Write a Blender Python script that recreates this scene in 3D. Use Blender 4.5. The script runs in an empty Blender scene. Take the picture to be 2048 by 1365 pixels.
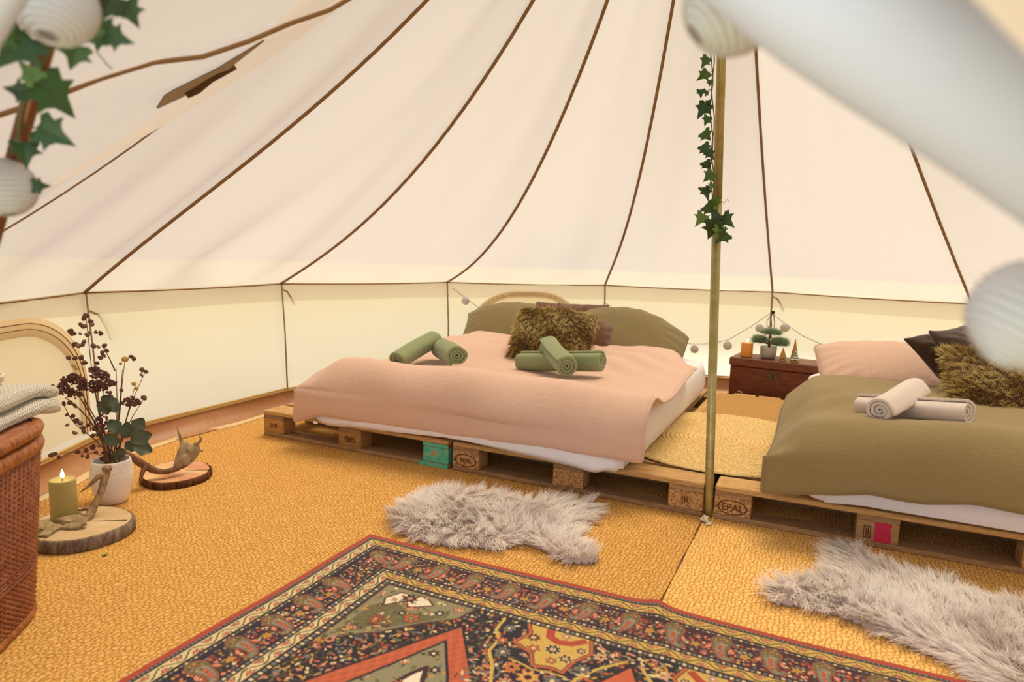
import bpy, math, random
import numpy as np
from mathutils import Vector, Matrix

SC = bpy.context.scene
COL = SC.collection
random.seed(7)
RNG = np.random.default_rng(7)

# ---------------------------------------------------------------- camera
# X runs along the pallet fronts, Y into the tent, Z up (metres).
CAM_O = np.array([2.8391788901930086, -2.815908650865179, 1.0826270526467323])
CAM_F = np.array([-0.4184735689735128, 0.8984509946827502, -0.13291231028067838])
CAM_R = np.array([0.9043012514878066, 0.4257733053223164, 0.030924731728769608])
CAM_U = np.array([-0.08437486964824, 0.10725158566886647, 0.9906452335439545])
FPX = 1367.3087
cam = bpy.data.cameras.new('camera')
cam.sensor_width = 36.0
cam.lens = FPX * 36.0 / 2048
cam.clip_start = 0.02
cam.clip_end = 300
cam.dof.use_dof = True
cam.dof.focus_distance = 3.1
cam.dof.aperture_fstop = 2.8
co = bpy.data.objects.new('camera', cam)
COL.objects.link(co)
m = Matrix.Identity(4)
for i in range(3):
    m[i][0] = CAM_R[i]; m[i][1] = CAM_U[i]; m[i][2] = -CAM_F[i]; m[i][3] = CAM_O[i]
co.matrix_world = m
SC.camera = co

# ---------------------------------------------------------------- daylight and exposure
world = bpy.data.worlds.new('sky'); SC.world = world
world.use_nodes = True
wn = world.node_tree; wn.nodes.clear()
wo = wn.nodes.new('ShaderNodeOutputWorld'); wb = wn.nodes.new('ShaderNodeBackground')
wb.inputs['Color'].default_value = (0.76, 0.84, 1.06, 1)
wb.inputs['Strength'].default_value = 1.7
wn.links.new(wb.outputs[0], wo.inputs[0])
sl = bpy.data.lights.new('sun', 'SUN'); sl.energy = 29.0; sl.angle = math.radians(30); sl.color = (1.0, 0.965, 0.90)
so = bpy.data.objects.new('sun', sl); COL.objects.link(so)
SUN_AZ, SUN_EL = math.radians(88), math.radians(66)
sd = Vector((math.cos(SUN_AZ) * math.cos(SUN_EL), math.sin(SUN_AZ) * math.cos(SUN_EL), math.sin(SUN_EL)))
so.location = sd * 20
so.rotation_euler = (-sd).to_track_quat('-Z', 'Y').to_euler()
SC.view_settings.view_transform = 'Standard'
SC.view_settings.look = 'None'
SC.view_settings.exposure = 0.2
SC.view_settings.gamma = 1.0
SC.view_settings.use_curve_mapping = False

# ---------------------------------------------------------------- pixel to point helpers (2048 x 1365 frame)
def ray(x, y):
    return CAM_F + CAM_R * ((x - 1024) / FPX) - CAM_U * ((y - 682.5) / FPX)
def PZ(x, y, z):
    d = ray(x, y); return CAM_O + d * ((z - CAM_O[2]) / d[2])
def PY(x, y, v):
    d = ray(x, y); return CAM_O + d * ((v - CAM_O[1]) / d[1])
def PX(x, y, v):
    d = ray(x, y); return CAM_O + d * ((v - CAM_O[0]) / d[0])
def PD(x, y, dep):
    return CAM_O + ray(x, y) * dep
TC = np.array([2.458, 0.023])          # tent centre on the ground
def PC(x, y, r):                       # far hit of the cylinder of radius r round the tent centre
    d = ray(x, y); o2 = CAM_O[:2] - TC
    a = d[:2] @ d[:2]; b = 2 * o2 @ d[:2]; c = o2 @ o2 - r * r
    return CAM_O + d * ((-b + math.sqrt(b * b - 4 * a * c)) / (2 * a))

# ---------------------------------------------------------------- scene graph helpers
def prop(o, label=None, cat=None, group=None, kind=None):
    if label: o['label'] = label
    if cat: o['category'] = cat
    if group: o['group'] = group
    if kind: o['kind'] = kind
    return o
def empty(name, loc=(0, 0, 0), rz=0, label=None, cat=None, group=None, kind=None):
    o = bpy.data.objects.new(name, None); COL.objects.link(o)
    o.empty_display_size = 0.05
    o.location = tuple(float(v) for v in loc); o.rotation_euler = (0, 0, rz)
    return prop(o, label, cat, group, kind)
def link(name, me, parent=None, mats=None, mw=None):
    o = bpy.data.objects.new(name, me); COL.objects.link(o)
    if parent is not None: o.parent = parent
    if mw is not None: o.matrix_local = mw
    return o

def fast_mesh(name, V, faces, mat=None, smooth=True, colors=None, nrm=None):
    """V (n,3) array; faces = (m,k) int array or list of lists."""
    me = bpy.data.meshes.new(name)
    V = np.asarray(V, dtype=np.float32)
    if isinstance(faces, np.ndarray):
        n, k = faces.shape
        me.vertices.add(len(V)); me.vertices.foreach_set('co', V.ravel())
        me.loops.add(n * k); me.loops.foreach_set('vertex_index', faces.astype(np.int32).ravel())
        me.polygons.add(n)
        me.polygons.foreach_set('loop_start', np.arange(0, n * k, k, dtype=np.int32))
        me.polygons.foreach_set('loop_total', np.full(n, k, dtype=np.int32))
        me.update(calc_edges=True); me.validate()
    else:
        me.from_pydata([tuple(map(float, v)) for v in V], [], faces)
        me.update()
    me.polygons.foreach_set('use_smooth', np.full(len(me.polygons), smooth, dtype=bool))
    if colors is not None:
        at = me.color_attributes.new('Col', 'FLOAT_COLOR', 'POINT')
        c4 = np.ones((len(V), 4), dtype=np.float32); c4[:, :3] = colors
        at.data.foreach_set('color', c4.ravel())
    if nrm is not None:
        at = me.attributes.new('lie', 'FLOAT_VECTOR', 'POINT'); at.data.foreach_set('vector', np.asarray(nrm, dtype=np.float32).ravel())
    if mat: me.materials.append(mat)
    return me

class MB:
    """collects shapes and links them as ONE mesh object"""
    def __init__(s): s.v = []; s.f = []
    def add(s, V, F):
        b = len(s.v); s.v += [tuple(map(float, p)) for p in V]; s.f += [[b + i for i in f] for f in F]; return s
    def box(s, x0, x1, y0, y1, z0, z1, bev=0.0):
        if bev <= 0:
            V = [(x0,y0,z0),(x1,y0,z0),(x1,y1,z0),(x0,y1,z0),(x0,y0,z1),(x1,y0,z1),(x1,y1,z1),(x0,y1,z1)]
            F = [[3,2,1,0],[4,5,6,7],[0,1,5,4],[1,2,6,5],[2,3,7,6],[3,0,4,7]]
            return s.add(V, F)
        b = bev
        ring = lambda i, z: [(x0+b+i,y0+i,z),(x1-b-i,y0+i,z),(x1-i,y0+b+i,z),(x1-i,y1-b-i,z),(x1-b-i,y1-i,z),(x0+b+i,y1-i,z),(x0+i,y1-b-i,z),(x0+i,y0+b+i,z)]
        V = ring(b, z0) + ring(0, z0 + b) + ring(0, z1 - b) + ring(b, z1)
        F = [list(range(7, -1, -1)), list(range(24, 32))]
        for k in range(3):
            for i in range(8):
                j = (i + 1) % 8; F.append([k*8+i, k*8+j, k*8+8+j, k*8+8+i])
        return s.add(V, F)
    def prism(s, poly, z0, z1):
        n = len(poly)
        V = [(p[0], p[1], z0) for p in poly] + [(p[0], p[1], z1) for p in poly]
        F = [list(range(n - 1, -1, -1)), list(range(n, 2 * n))] + [[i, (i+1) % n, n + (i+1) % n, n + i] for i in range(n)]
        return s.add(V, F)
    def lathe(s, prof, n=32, c=(0, 0, 0), cap=True, wob=None):
        V = []; F = []
        for j, (r, z) in enumerate(prof):
            for i in range(n):
                a = 2 * math.pi * i / n
                rr = r * (wob(a, j) if wob else 1)
                V.append((c[0] + rr * math.cos(a), c[1] + rr * math.sin(a), c[2] + z))
        for j in range(len(prof) - 1):
            for i in range(n):
                k = (i + 1) % n; F.append([j*n+i, j*n+k, (j+1)*n+k, (j+1)*n+i])
        if cap:
            if prof[0][0] > 1e-5: F.append(list(range(n - 1, -1, -1)))
            if prof[-1][0] > 1e-5: F.append([(len(prof) - 1) * n + i for i in range(n)])
        return s.add(V, F)
    def tube(s, pts, r, n=8, cap=True, flat=None):
        pts = [Vector(tuple(map(float, p))) for p in pts]; N = len(pts)
        rs = r if hasattr(r, '__len__') else [r] * N
        t0 = (pts[1] - pts[0]).normalized()
        up = Vector((0, 0, 1)) if abs(t0.z) < 0.9 else Vector((1, 0, 0))
        nrm = (up - t0 * up.dot(t0)).normalized()
        V = []; F = []
        for i, p in enumerate(pts):
            a = pts[max(i - 1, 0)]; b = pts[min(i + 1, N - 1)]
            t = (b - a)
            t = t.normalized() if t.length > 1e-9 else t0
            nrm = nrm - t * nrm.dot(t)
            nrm = nrm.normalized() if nrm.length > 1e-9 else t.orthogonal().normalized()
            bi = t.cross(nrm)
            for k in range(n):
                q = 2 * math.pi * k / n
                V.append(p + nrm * (math.cos(q) * rs[i]) + bi * (math.sin(q) * rs[i] * (flat or 1)))
        for i in range(N - 1):
            for k in range(n):
                l = (k + 1) % n; F.append([i*n+k, i*n+l, (i+1)*n+l, (i+1)*n+k])
        if cap:
            F.append(list(range(n - 1, -1, -1))); F.append([(N - 1) * n + k for k in range(n)])
        return s.add(V, F)
    def grid(s, P):
        P = np.asarray(P); a, b = P.shape[:2]
        V = P.reshape(-1, 3)
        F = [[i*b+j, i*b+j+1, (i+1)*b+j+1, (i+1)*b+j] for i in range(a - 1) for j in range(b - 1)]
        return s.add(V, F)
    def sphere(s, c, r, n=10, m=6, sq=(1, 1, 1)):
        V = []; F = []
        for j in range(m + 1):
            th = math.pi * j / m
            for i in range(n):
                a = 2 * math.pi * i / n
                V.append((c[0] + sq[0]*r*math.sin(th)*math.cos(a), c[1] + sq[1]*r*math.sin(th)*math.sin(a), c[2] - sq[2]*r*math.cos(th)))
        for j in range(m):
            for i in range(n):
                k = (i + 1) % n; F.append([j*n+i, j*n+k, (j+1)*n+k, (j+1)*n+i])
        return s.add(V, F)
    def xf(s, M):
        s.v = [tuple(M @ Vector(p)) for p in s.v]; return s
    def shift(s, d):
        s.v = [(p[0] + d[0], p[1] + d[1], p[2] + d[2]) for p in s.v]; return s
    def mesh(s, name, mat, smooth=True):
        me = bpy.data.meshes.new(name); me.from_pydata(s.v, [], s.f); me.update()
        me.polygons.foreach_set('use_smooth', np.full(len(me.polygons), smooth, dtype=bool))
        if mat: me.materials.append(mat)
        return me
    def build(s, name, mat, parent=None, smooth=True, loc=None):
        """verts are given in world space; shifted to the parent's base (or to loc)."""
        d = parent_loc(parent) if parent is not None else (Vector(tuple(map(float, loc))) if loc is not None else Vector((0, 0, 0)))
        if d.length > 0: s.shift((-d.x, -d.y, -d.z))
        o = link(name, s.mesh(name, mat, smooth), parent)
        if parent is None and loc is not None: o.location = d
        return o
def parent_loc(p):
    d = Vector((0, 0, 0))
    while p is not None:
        d = d + p.location; p = p.parent
    return d
def auto_smooth(o, ang=35):
    me = o.data
    import bmesh
    bm = bmesh.new(); bm.from_mesh(me)
    for e in bm.edges:
        if len(e.link_faces) == 2 and e.calc_face_angle(0) > math.radians(ang): e.smooth = False
    bm.to_mesh(me); bm.free()
    return o

# ---------------------------------------------------------------- materials
def lin(h):
    h = h.lstrip('#'); c = [int(h[i:i+2], 16) / 255 for i in (0, 2, 4)]
    return tuple((v / 12.92 if v <= 0.04045 else ((v + 0.055) / 1.055) ** 2.4) for v in c)
class NT:
    def __init__(s, name):
        s.m = bpy.data.materials.new(name); s.m.use_nodes = True
        s.t = s.m.node_tree; s.t.nodes.clear()
        s.out = s.n('ShaderNodeOutputMaterial')
    def n(s, ty, **kw):
        x = s.t.nodes.new(ty)
        for k, v in kw.items(): setattr(x, k, v)
        return x
    def l(s, a, b): s.t.links.new(a, b)
    def coord(s, kind='Object', scale=(1, 1, 1), rot=(0, 0, 0)):
        tc = s.n('ShaderNodeTexCoord'); mp = s.n('ShaderNodeMapping')
        mp.inputs['Scale'].default_value = scale; mp.inputs['Rotation'].default_value = rot
        s.l(tc.outputs[kind], mp.inputs[0]); return mp.outputs[0]
    def noise(s, vec, scale, detail=3, rough=.55, dist=0):
        x = s.n('ShaderNodeTexNoise'); x.inputs['Scale'].default_value = scale; x.inputs['Detail'].default_value = detail
        x.inputs['Roughness'].default_value = rough; x.inputs['Distortion'].default_value = dist
        s.l(vec, x.inputs['Vector']); return x.outputs['Fac']
    def voro(s, vec, scale, out='Distance', feature='F1', rand=1.0):
        x = s.n('ShaderNodeTexVoronoi'); x.feature = feature; x.inputs['Scale'].default_value = scale
        x.inputs['Randomness'].default_value = rand
        s.l(vec, x.inputs['Vector']); return x.outputs[out]
    def wave(s, vec, scale, dist=0, detail=2, dscale=1, typ='BANDS', direction='X'):
        x = s.n('ShaderNodeTexWave'); x.wave_type = typ
        if typ == 'BANDS': x.bands_direction = direction
        else: x.rings_direction = direction
        x.inputs['Scale'].default_value = scale; x.inputs['Distortion'].default_value = dist
        x.inputs['Detail'].default_value = detail; x.inputs['Detail Scale'].default_value = dscale
        s.l(vec, x.inputs['Vector']); return x.outputs['Fac']
    def ramp(s, fac, stops):
        x = s.n('ShaderNodeValToRGB'); e = x.color_ramp.elements
        while len(e) < len(stops): e.new(0.5)
        for el, (p, c) in zip(e, stops):
            el.position = p; el.color = (*c, 1) if len(c) == 3 else c
        s.l(fac, x.inputs[0]); return x.outputs[0]
    def mix(s, fac, a, b, typ='MIX'):
        x = s.n('ShaderNodeMix'); x.data_type = 'RGBA'; x.blend_type = typ
        for inp, v in ((x.inputs[0], fac), (x.inputs[6], a), (x.inputs[7], b)):
            if hasattr(v, 'is_linked') or hasattr(v, 'links'): s.l(v, inp)
            elif isinstance(v, (int, float)): inp.default_value = v
            else: inp.default_value = (*v, 1) if len(v) == 3 else v
        return x.outputs[2]
    def math(s, op, a, b=0.0, c=None):
        x = s.n('ShaderNodeMath'); x.operation = op
        for i, v in enumerate((a, b) if c is None else (a, b, c)):
            if isinstance(v, (int, float)): x.inputs[i].default_value = v
            else: s.l(v, x.inputs[i])
        return x.outputs[0]
    def bump(s, h, strength=.5, dist=.01, normal=None):
        x = s.n('ShaderNodeBump'); x.inputs['Strength'].default_value = strength; x.inputs['Distance'].default_value = dist
        s.l(h, x.inputs['Height'])
        if normal is not None: s.l(normal, x.inputs['Normal'])
        return x.outputs[0]
    def bsdf(s, color, rough=.8, metal=0, nrm=None, spec=None, sheen=0, sheen_tint=None, sss=0):
        b = s.n('ShaderNodeBsdfPrincipled')
        if hasattr(color, 'links'): s.l(color, b.inputs['Base Color'])
        else: b.inputs['Base Color'].default_value = (*color, 1)
        if hasattr(rough, 'links'): s.l(rough, b.inputs['Roughness'])
        else: b.inputs['Roughness'].default_value = rough
        b.inputs['Metallic'].default_value = metal
        if spec is not None: b.inputs['Specular IOR Level'].default_value = spec
        if sheen: b.inputs['Sheen Weight'].default_value = sheen; b.inputs['Sheen Roughness'].default_value = .4
        if sss: b.inputs['Subsurface Weight'].default_value = sss; b.inputs['Subsurface Radius'].default_value = (.01, .008, .005)
        if nrm is not None: s.l(nrm, b.inputs['Normal'])
        return b
    def done(s, sh):
        s.l(sh.outputs[0] if hasattr(sh, 'outputs') else sh, s.out.inputs[0]); return s.m

def simple(name, col, rough=.7, metal=0, col2=None, vscale=20, bump=None, stretch=(1, 1, 1), spec=None, sheen=0, sss=0):
    """plain colour, optional second colour through noise, optional noise relief (scale, strength, distance)"""
    t = NT(name); vec = t.coord('Object', stretch)
    c = lin(col) if isinstance(col, str) else col
    if col2:
        c2 = lin(col2) if isinstance(col2, str) else col2
        c = t.mix(t.noise(vec, vscale, 4), c, c2)
    nrm = None
    if bump: nrm = t.bump(t.noise(vec, bump[0], 4), bump[1], bump[2])
    return t.done(t.bsdf(c, rough, metal, nrm, spec, sheen, sss=sss))
# ================================================================ tent canvas (the setting)
def canvas(name, refl, trans, pin=(.076, .067, .054)):
    t = NT(name)
    v = t.coord('Object')
    weave = t.noise(v, 420, 2)
    soft = t.noise(t.coord('Object', (1, 1, 1)), 5, 3)
    nb = t.bump(soft, .10, .02)
    nb = t.bump(weave, .08, .001, nb)
    dif = t.n('ShaderNodeBsdfDiffuse'); dif.inputs[0].default_value = (*refl, 1); t.l(nb, dif.inputs['Normal'])
    tr = t.n('ShaderNodeBsdfTranslucent'); t.l(nb, tr.inputs['Normal'])
    tr.inputs[0].default_value = (*trans, 1)
    ad = t.n('ShaderNodeAddShader'); t.l(dif.outputs[0], ad.inputs[0]); t.l(tr.outputs[0], ad.inputs[1])
    # a little daylight passes straight through the open weave
    tp = t.n('ShaderNodeBsdfTransparent'); tp.inputs[0].default_value = (*pin, 1)
    a2 = t.n('ShaderNodeAddShader'); t.l(ad.outputs[0], a2.inputs[0]); t.l(tp.outputs[0], a2.inputs[1])
    return t.done(a2)
M_ROOF = canvas('roof_canvas', (.34, .25, .155), (.051, .0475, .040))
M_WALL = canvas('wall_canvas', (.43, .37, .28), (.205, .185, .156))
M_DOORC = canvas('door_canvas', (.50, .49, .55), (.02, .02, .02), (0, 0, 0))
M_SEAM = simple('brown_seam', '#8f683c', .85, col2='#76532e', vscale=60)
M_TAPE = simple('seam_tape', '#a98a5e', .85)
M_STRAP = simple('canvas_strap', '#a58a68', .9, col2='#8d7352', vscale=80)
M_PVC = simple('groundsheet_pvc', '#b07a45', .45, col2='#a06a38', vscale=6, bump=(9, .35, .02))
M_ZIP = simple('yellow_zip_tape', '#d6ac54', .7, col2='#b98f3c', vscale=120)
M_EDGE = simple('pale_sheet_edge', '#e0c391', .7, col2='#cfae78', vscale=30)

R0, HW, RB, ZB = 3.0, 0.8157, 2.95, 0.095
APEX = np.array([2.352, -0.222, 3.297])
def ang(k): return math.radians(193.77 - 25.68 * k)
def corner(k, r=R0, z=HW): return np.array([TC[0] + r * math.cos(ang(k)), TC[1] + r * math.sin(ang(k)), z])
SAG = {-2: (.397, -1.035), -1: (.227, .23), 0: (.285, -.618), 1: (.494, -.304), 2: (.614, -.26), 3: (.60, -.42), 4: (.16, -.28), 5: (.13, -.312)}
def seam(k, s):
    s = np.asarray(s, float)[:, None]
    sg, sk = SAG.get(k, (.3, -.3))
    p = corner(k) * (1 - s) + APEX * s
    p[:, 2] -= (sg * 4 * s * (1 - s) * (1 + sk * (1 - 2 * s)))[:, 0]
    return p
SS = np.linspace(0, .985, 40)
ceiling = empty('ceiling', (TC[0], TC[1], HW), label='cream canvas tent roof sloping up to the pole', kind='structure')
def roof_panel(A, B, fold=0.0, seed=0, bulge=.03, nu=18):
    P = []
    u = np.linspace(0, 1, nu)[:, None, None]
    G = A[None] * (1 - u) + B[None] * u
    mid = np.array([TC[0], TC[1], 1.0])
    du = np.gradient(G, axis=0); ds = np.gradient(G, axis=1)
    n = np.cross(du, ds); n /= np.linalg.norm(n, axis=2, keepdims=True) + 1e-9
    sgn = np.sign(np.sum(n * (mid - G), axis=2, keepdims=True)); n *= sgn
    uu = u[:, :, 0]; ss = np.linspace(0, 1, G.shape[1])[None]
    amp = bulge * np.sin(np.pi * uu) * np.sin(np.pi * np.clip(ss * 1.02, 0, 1)) ** .6
    if fold:
        r = np.random.default_rng(seed)
        for _ in range(7):
            f1, ph, tl = r.uniform(1.0, 2.6), r.uniform(0, 6.28), r.uniform(-2.5, 2.5)
            amp = amp + fold * np.sin(2 * np.pi * (uu * f1 + ss * tl * .4) + ph) * np.sin(np.pi * uu) * np.exp(-ss * 1.2) * .5
    # short pleats fanning out from the two lower corners
    for uc in (0.0, 1.0):
        d = np.sqrt(((uu - uc) * 1.3) ** 2 + (ss * 2.6) ** 2)
        th = np.arctan2(ss * 2.6, np.abs(uu - uc) * 1.3 + 1e-6)
        amp = amp + .0035 * np.sin(th * 26) * np.exp(-((d - .18) / .12) ** 2) * (np.abs(uu - uc) > .001)
    amp = amp * np.clip(ss * 14, 0, 1)
    return G + n * amp[:, :, None]
for k in range(-2, 10):
    MB().grid(roof_panel(seam(k, SS), seam(k + 1, SS), .03 if k in (-1, 0, -2) else .008, seed=k + 5, nu=26)).build('panel', M_ROOF, ceiling)
# dormer over the doorway: panels from the two door seams to the A-frame and its ridge
A_APEX = np.array([2.33, -2.292, 1.9]); A_FL = np.array([.731, -2.033, 0.0]); A_FR = np.array([3.873, -2.312, 0.0])
def polyl(pts, n):
    pts = np.array(pts); L = np.r_[0, np.cumsum(np.linalg.norm(np.diff(pts, axis=0), axis=1))]
    q = np.linspace(0, L[-1], n); return np.stack([np.interp(q, L, pts[:, i]) for i in range(3)], 1)
ridge_end = APEX * .985 + corner(11) * .015
for k, ft in ((-2, A_FL), (10, A_FR)):
    sm = seam(k, np.linspace(0, .985, 36)); low = corner(k, RB, ZB)
    edge = np.vstack([polyl([low, corner(k)], 5)[:-1], sm])
    hem = np.vstack([polyl([corner(k, 2.985, .05), A_APEX], 20)[:-1], polyl([A_APEX, ridge_end], 21)])
    MB().grid(roof_panel(edge, hem, .015, seed=k + 30, bulge=-.02, nu=14)).build('panel', M_ROOF, ceiling)
inw = lambda p, d: p + np.array([*((TC - p[:2]) / np.linalg.norm(TC - p[:2]) * d), -d * .6])
for k in range(-2, 11):
    pts = [inw(p, .022 if k == -1 else .008) for p in seam(k, np.linspace(0, .985, 30))]
    if k == -2:      # this cord hangs a little loose and wavy
        pts = [p + np.array([0, 0, (.010 * math.sin(i * .9) + .006 * math.sin(i * 2.1))]) for i, p in enumerate(pts)]
    MB().tube(pts, {-2: .0050, -1: .0028}.get(k, .0082), 6).build('seam_cord', M_SEAM, ceiling)
# thin stitched line and zip vent high on the left panel
def on_panel(k, u, s, d=.012):
    a, b = seam(k, [s])[0], seam(k + 1, [s])[0]
    return inw(a * (1 - u) + b * u, d)
from mathutils.bvhtree import BVHTree
_v, _f = [], []
for o in ceiling.children:
    if o.name.startswith('panel'):
        b0 = len(_v); _v += [v.co + ceiling.location for v in o.data.vertices]; _f += [[b0 + q for q in p.vertices] for p in o.data.polygons]
ROOF_BVH = BVHTree.FromPolygons(_v, _f)
def on_roof(x, y, gap=.02):
    d = ray(x, y); hit = ROOF_BVH.ray_cast(Vector(CAM_O), Vector(d).normalized())[0]
    p = np.array(hit); return p - d / np.linalg.norm(d) * gap
rows = np.array([polyl([on_roof(*q, g) for q in pts], 14) for pts, g in (([(312, 216), (330, 187), (430, 138), (528, 79)], .05), ([(313, 216), (350, 190), (433, 146), (528, 80)], .03), ([(314, 217), (372, 190), (437, 152), (528, 81)], .012))])
MB().grid(rows).grid(rows[::-1] + CAM_F * .004).build('vent_flap', canvas('vent_mesh', (.34, .27, .19), (.03, .024, .018), (0, 0, 0)), ceiling)
MB().tube([on_roof(x, y, .03) for x, y in ((371, 189), (392, 177), (420, 157), (468, 130))], [.011, .014, .011, .012], 6, flat=.4).build('hook_strip', simple('hook_tape', '#5d3c14', .9, col2='#4a2e0e', vscale=200, bump=(300, .6, .004)), ceiling)
# eaves that overhang the walls outside
for k in range(-2, 10):
    a, b = corner(k), corner(k + 1); a2, b2 = corner(k, R0 + .20, HW - .14), corner(k + 1, R0 + .20, HW - .14)
    u = np.linspace(0, 1, 6)[:, None]
    MB().grid([a * (1 - u) + b * u, a2 * (1 - u) + b2 * u]).build('eave', M_ROOF, ceiling)

# walls --------------------------------------------------------
def wall_panel(k, nu=14, nz=10, seed=0):
    r = np.random.default_rng(seed + 50)
    a1, b1, a0, b0 = corner(k), corner(k + 1), corner(k, RB, ZB), corner(k + 1, RB, ZB)
    u = np.linspace(0, 1, nu)[:, None, None]; v = np.linspace(0, 1, nz)[None, :, None]
    G = (a0 * (1 - u) + b0 * u) * (1 - v) + (a1 * (1 - u) + b1 * u) * v
    n = np.array([*(TC - (a1 + b1)[:2] / 2), 0]); n /= np.linalg.norm(n)
    U_, V_ = u[:, :, 0], v[:, :, 0]
    amp = .012 * np.sin(np.pi * U_) * np.sin(np.pi * V_)
    for _ in range(4):
        amp = amp + .006 * np.sin(2 * np.pi * (U_ * r.uniform(.6, 1.6) + V_ * r.uniform(-.8, .8)) + r.uniform(0, 6)) * np.sin(np.pi * U_)
    G = G + n * amp[:, :, None]
    G[:, -1, 2] += .006 * np.sin(np.pi * u[:, 0, 0]) * (-1)
    return G
walls = {}
for nm, ks, lab in (('wall_left', range(-2, 1), 'cream canvas side wall behind the basket and flowers'),
                    ('wall_back', range(1, 5), 'cream canvas back wall behind the two beds'),
                    ('wall_right', range(5, 10), 'cream canvas wall beyond the olive bed')):
    w = empty(nm, (*corner(ks[0], RB)[:2], 0), label=lab, kind='structure'); walls[nm] = w
    for k in ks:
        MB().grid(wall_panel(k, seed=k)).build('panel', M_WALL, w)
        a, b = corner(k), corner(k + 1)
        tp = [inw(a * (1 - u) + b * u, .006) + (0, 0, -.004 - .006 * math.sin(math.pi * u)) for u in np.linspace(0, 1, 9)]
        MB().tube(tp, .0042, 5).build('seam_tape', M_SEAM, w)
        if k < 8:
            q0, q1 = inw(corner(k), .014), inw(corner(k, RB, ZB + .01), .014)
            w0 = q0 * (1 - .45) + q1 * .45 + np.array([.006, 0, 0])
            MB().tube([q0, w0, q1], [.007, .0065, .007], 6, flat=.5).build('strap', M_STRAP, w)
            tl = np.array([math.sin(ang(k)), -math.cos(ang(k)), 0])
            L = {0: .17, 1: .11, 3: .0, 4: .12}.get(k, .0)
            if L:
                b0 = inw(corner(k, R0, HW - .03), .02)
                if k == 0: b0 = b0 + (0, 0, -.05)
                MB().tube([b0, b0 + tl * L * .35 + (0, 0, -L * .15), b0 + tl * L * .62 + (0, 0, -L * .55), b0 + tl * L * .8 + (0, 0, -L * .95)], [.005, .006, .0055, .006], 6, flat=.5).build('tie', M_STRAP, w)
# arched zip windows
def wall_point(k, u, z, d=.0):
    f = (z - ZB) / (HW - ZB)
    p = (corner(k, RB, ZB) * (1 - u) + corner(k + 1, RB, ZB) * u) * (1 - f) + (corner(k) * (1 - u) + corner(k + 1) * u) * f
    n = np.array([*(TC - (corner(k) + corner(k + 1))[:2] / 2), 0]); n /= np.linalg.norm(n)
    return p + n * (d + .012 * math.sin(math.pi * u) * math.sin(math.pi * f))
M_WTRIM = canvas('window_trim', (.36, .27, .17), (.085, .066, .044), (.36, .30, .21))
M_WPANE = canvas('window_pane', (.20, .17, .13), (.10, .09, .07), (.66, .62, .54))
def arch(u0, u1, zt, zb, ru, rz, n=12):
    pts = [(u0, zb)]
    for i in range(n + 1):
        a = math.pi - i * math.pi / 2 / n; pts.append((u0 + ru + ru * math.cos(a), zt - rz + rz * math.sin(a)))
    for i in range(n + 1):
        a = math.pi / 2 - i * math.pi / 2 / n; pts.append((u1 - ru + ru * math.cos(a), zt - rz + rz * math.sin(a)))
    pts.append((u1, zb)); return pts
def window(name, k, u0, u1, zt, wd, lab):
    w = empty(name, wall_point(k, (u0 + u1) / 2, .16), label=lab, kind='structure')
    so = arch(u0, u1, zt, .15, .30, .33); si = arch(u0 + wd / 1.34, u1 - wd / 1.34, zt - wd, .15, .27, .30)
    def rows(a, d): return np.array([wall_point(k, u, z, d) for u, z in a])
    O1, I1 = rows(so, .018), rows(si, .018)
    MB().grid([O1 - 0, rows(so, .026), rows(si, .026), I1]).build('window_frame', M_WTRIM, w)
    for f in (.30, .62):
        sm = [(a[0] * (1 - f) + b[0] * f, a[1] * (1 - f) + b[1] * f) for a, b in zip(so, si)]
        MB().tube(rows(sm, .027), .0022, 4).build('stitch_line', M_SEAM, w)
    c = [(sum(p[0] for p in si) / len(si), .15)] * len(si)
    f = np.linspace(0, 1, 6)[:, None, None]
    G = rows(si, .020)[None] * (1 - f) + rows([((u0 + u1) / 2 + (p[0] - (u0 + u1) / 2) * .02, .15 + (p[1] - .15) * .02) for p in si], .020)[None] * f
    MB().grid(G).build('pane', M_WPANE, w)
    return w
window('window_1', -1, .10, .93, .735, .075, 'arched zip window in the canvas wall behind the basket')
window('window_2', 2, .13, .855, .752, .048, 'arched zip window in the canvas wall behind the olive pillows')

# upturned groundsheet edge round the floor
tr = empty('trim_1', (*TC, 0), label='tan upturned groundsheet edge running round the floor', kind='structure')
ths = np.linspace(ang(-2), ang(9), 200)
def rpoly(th, r):            # radius of the corner polygon of circumradius r at angle th
    st = math.radians(25.68); k = (math.radians(193.77) - th) / st; fr = (k - math.floor(k) - .5) * st
    return r * math.cos(st / 2) / math.cos(fr)
def ringp(rf, zf): return np.array([(TC[0] + rf(t) * math.cos(t), TC[1] + rf(t) * math.sin(t), zf(t)) for t in ths])
w1 = lambda t: .012 * math.sin(t * 9.3) + .009 * math.sin(t * 23 + 1)
MB().grid([ringp(lambda t: rpoly(t, RB) - .004, lambda t: ZB + .004), ringp(lambda t: rpoly(t, RB) - .016 + .4 * w1(t), lambda t: .06),
           ringp(lambda t: rpoly(t, RB) - .045 + w1(t), lambda t: .02), ringp(lambda t: rpoly(t, RB) - .10 + w1(t), lambda t: .004)]).build('mud_wall', M_PVC, tr)
for dz in (0.002, .016):
    MB().tube(ringp(lambda t: rpoly(t, RB) - .010, lambda t: ZB + dz), .0062, 6).build('zip_band', M_ZIP, tr)
w2 = lambda t: .012 * math.sin(t * 14) + .010 * math.sin(t * 31 + 2)
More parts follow.
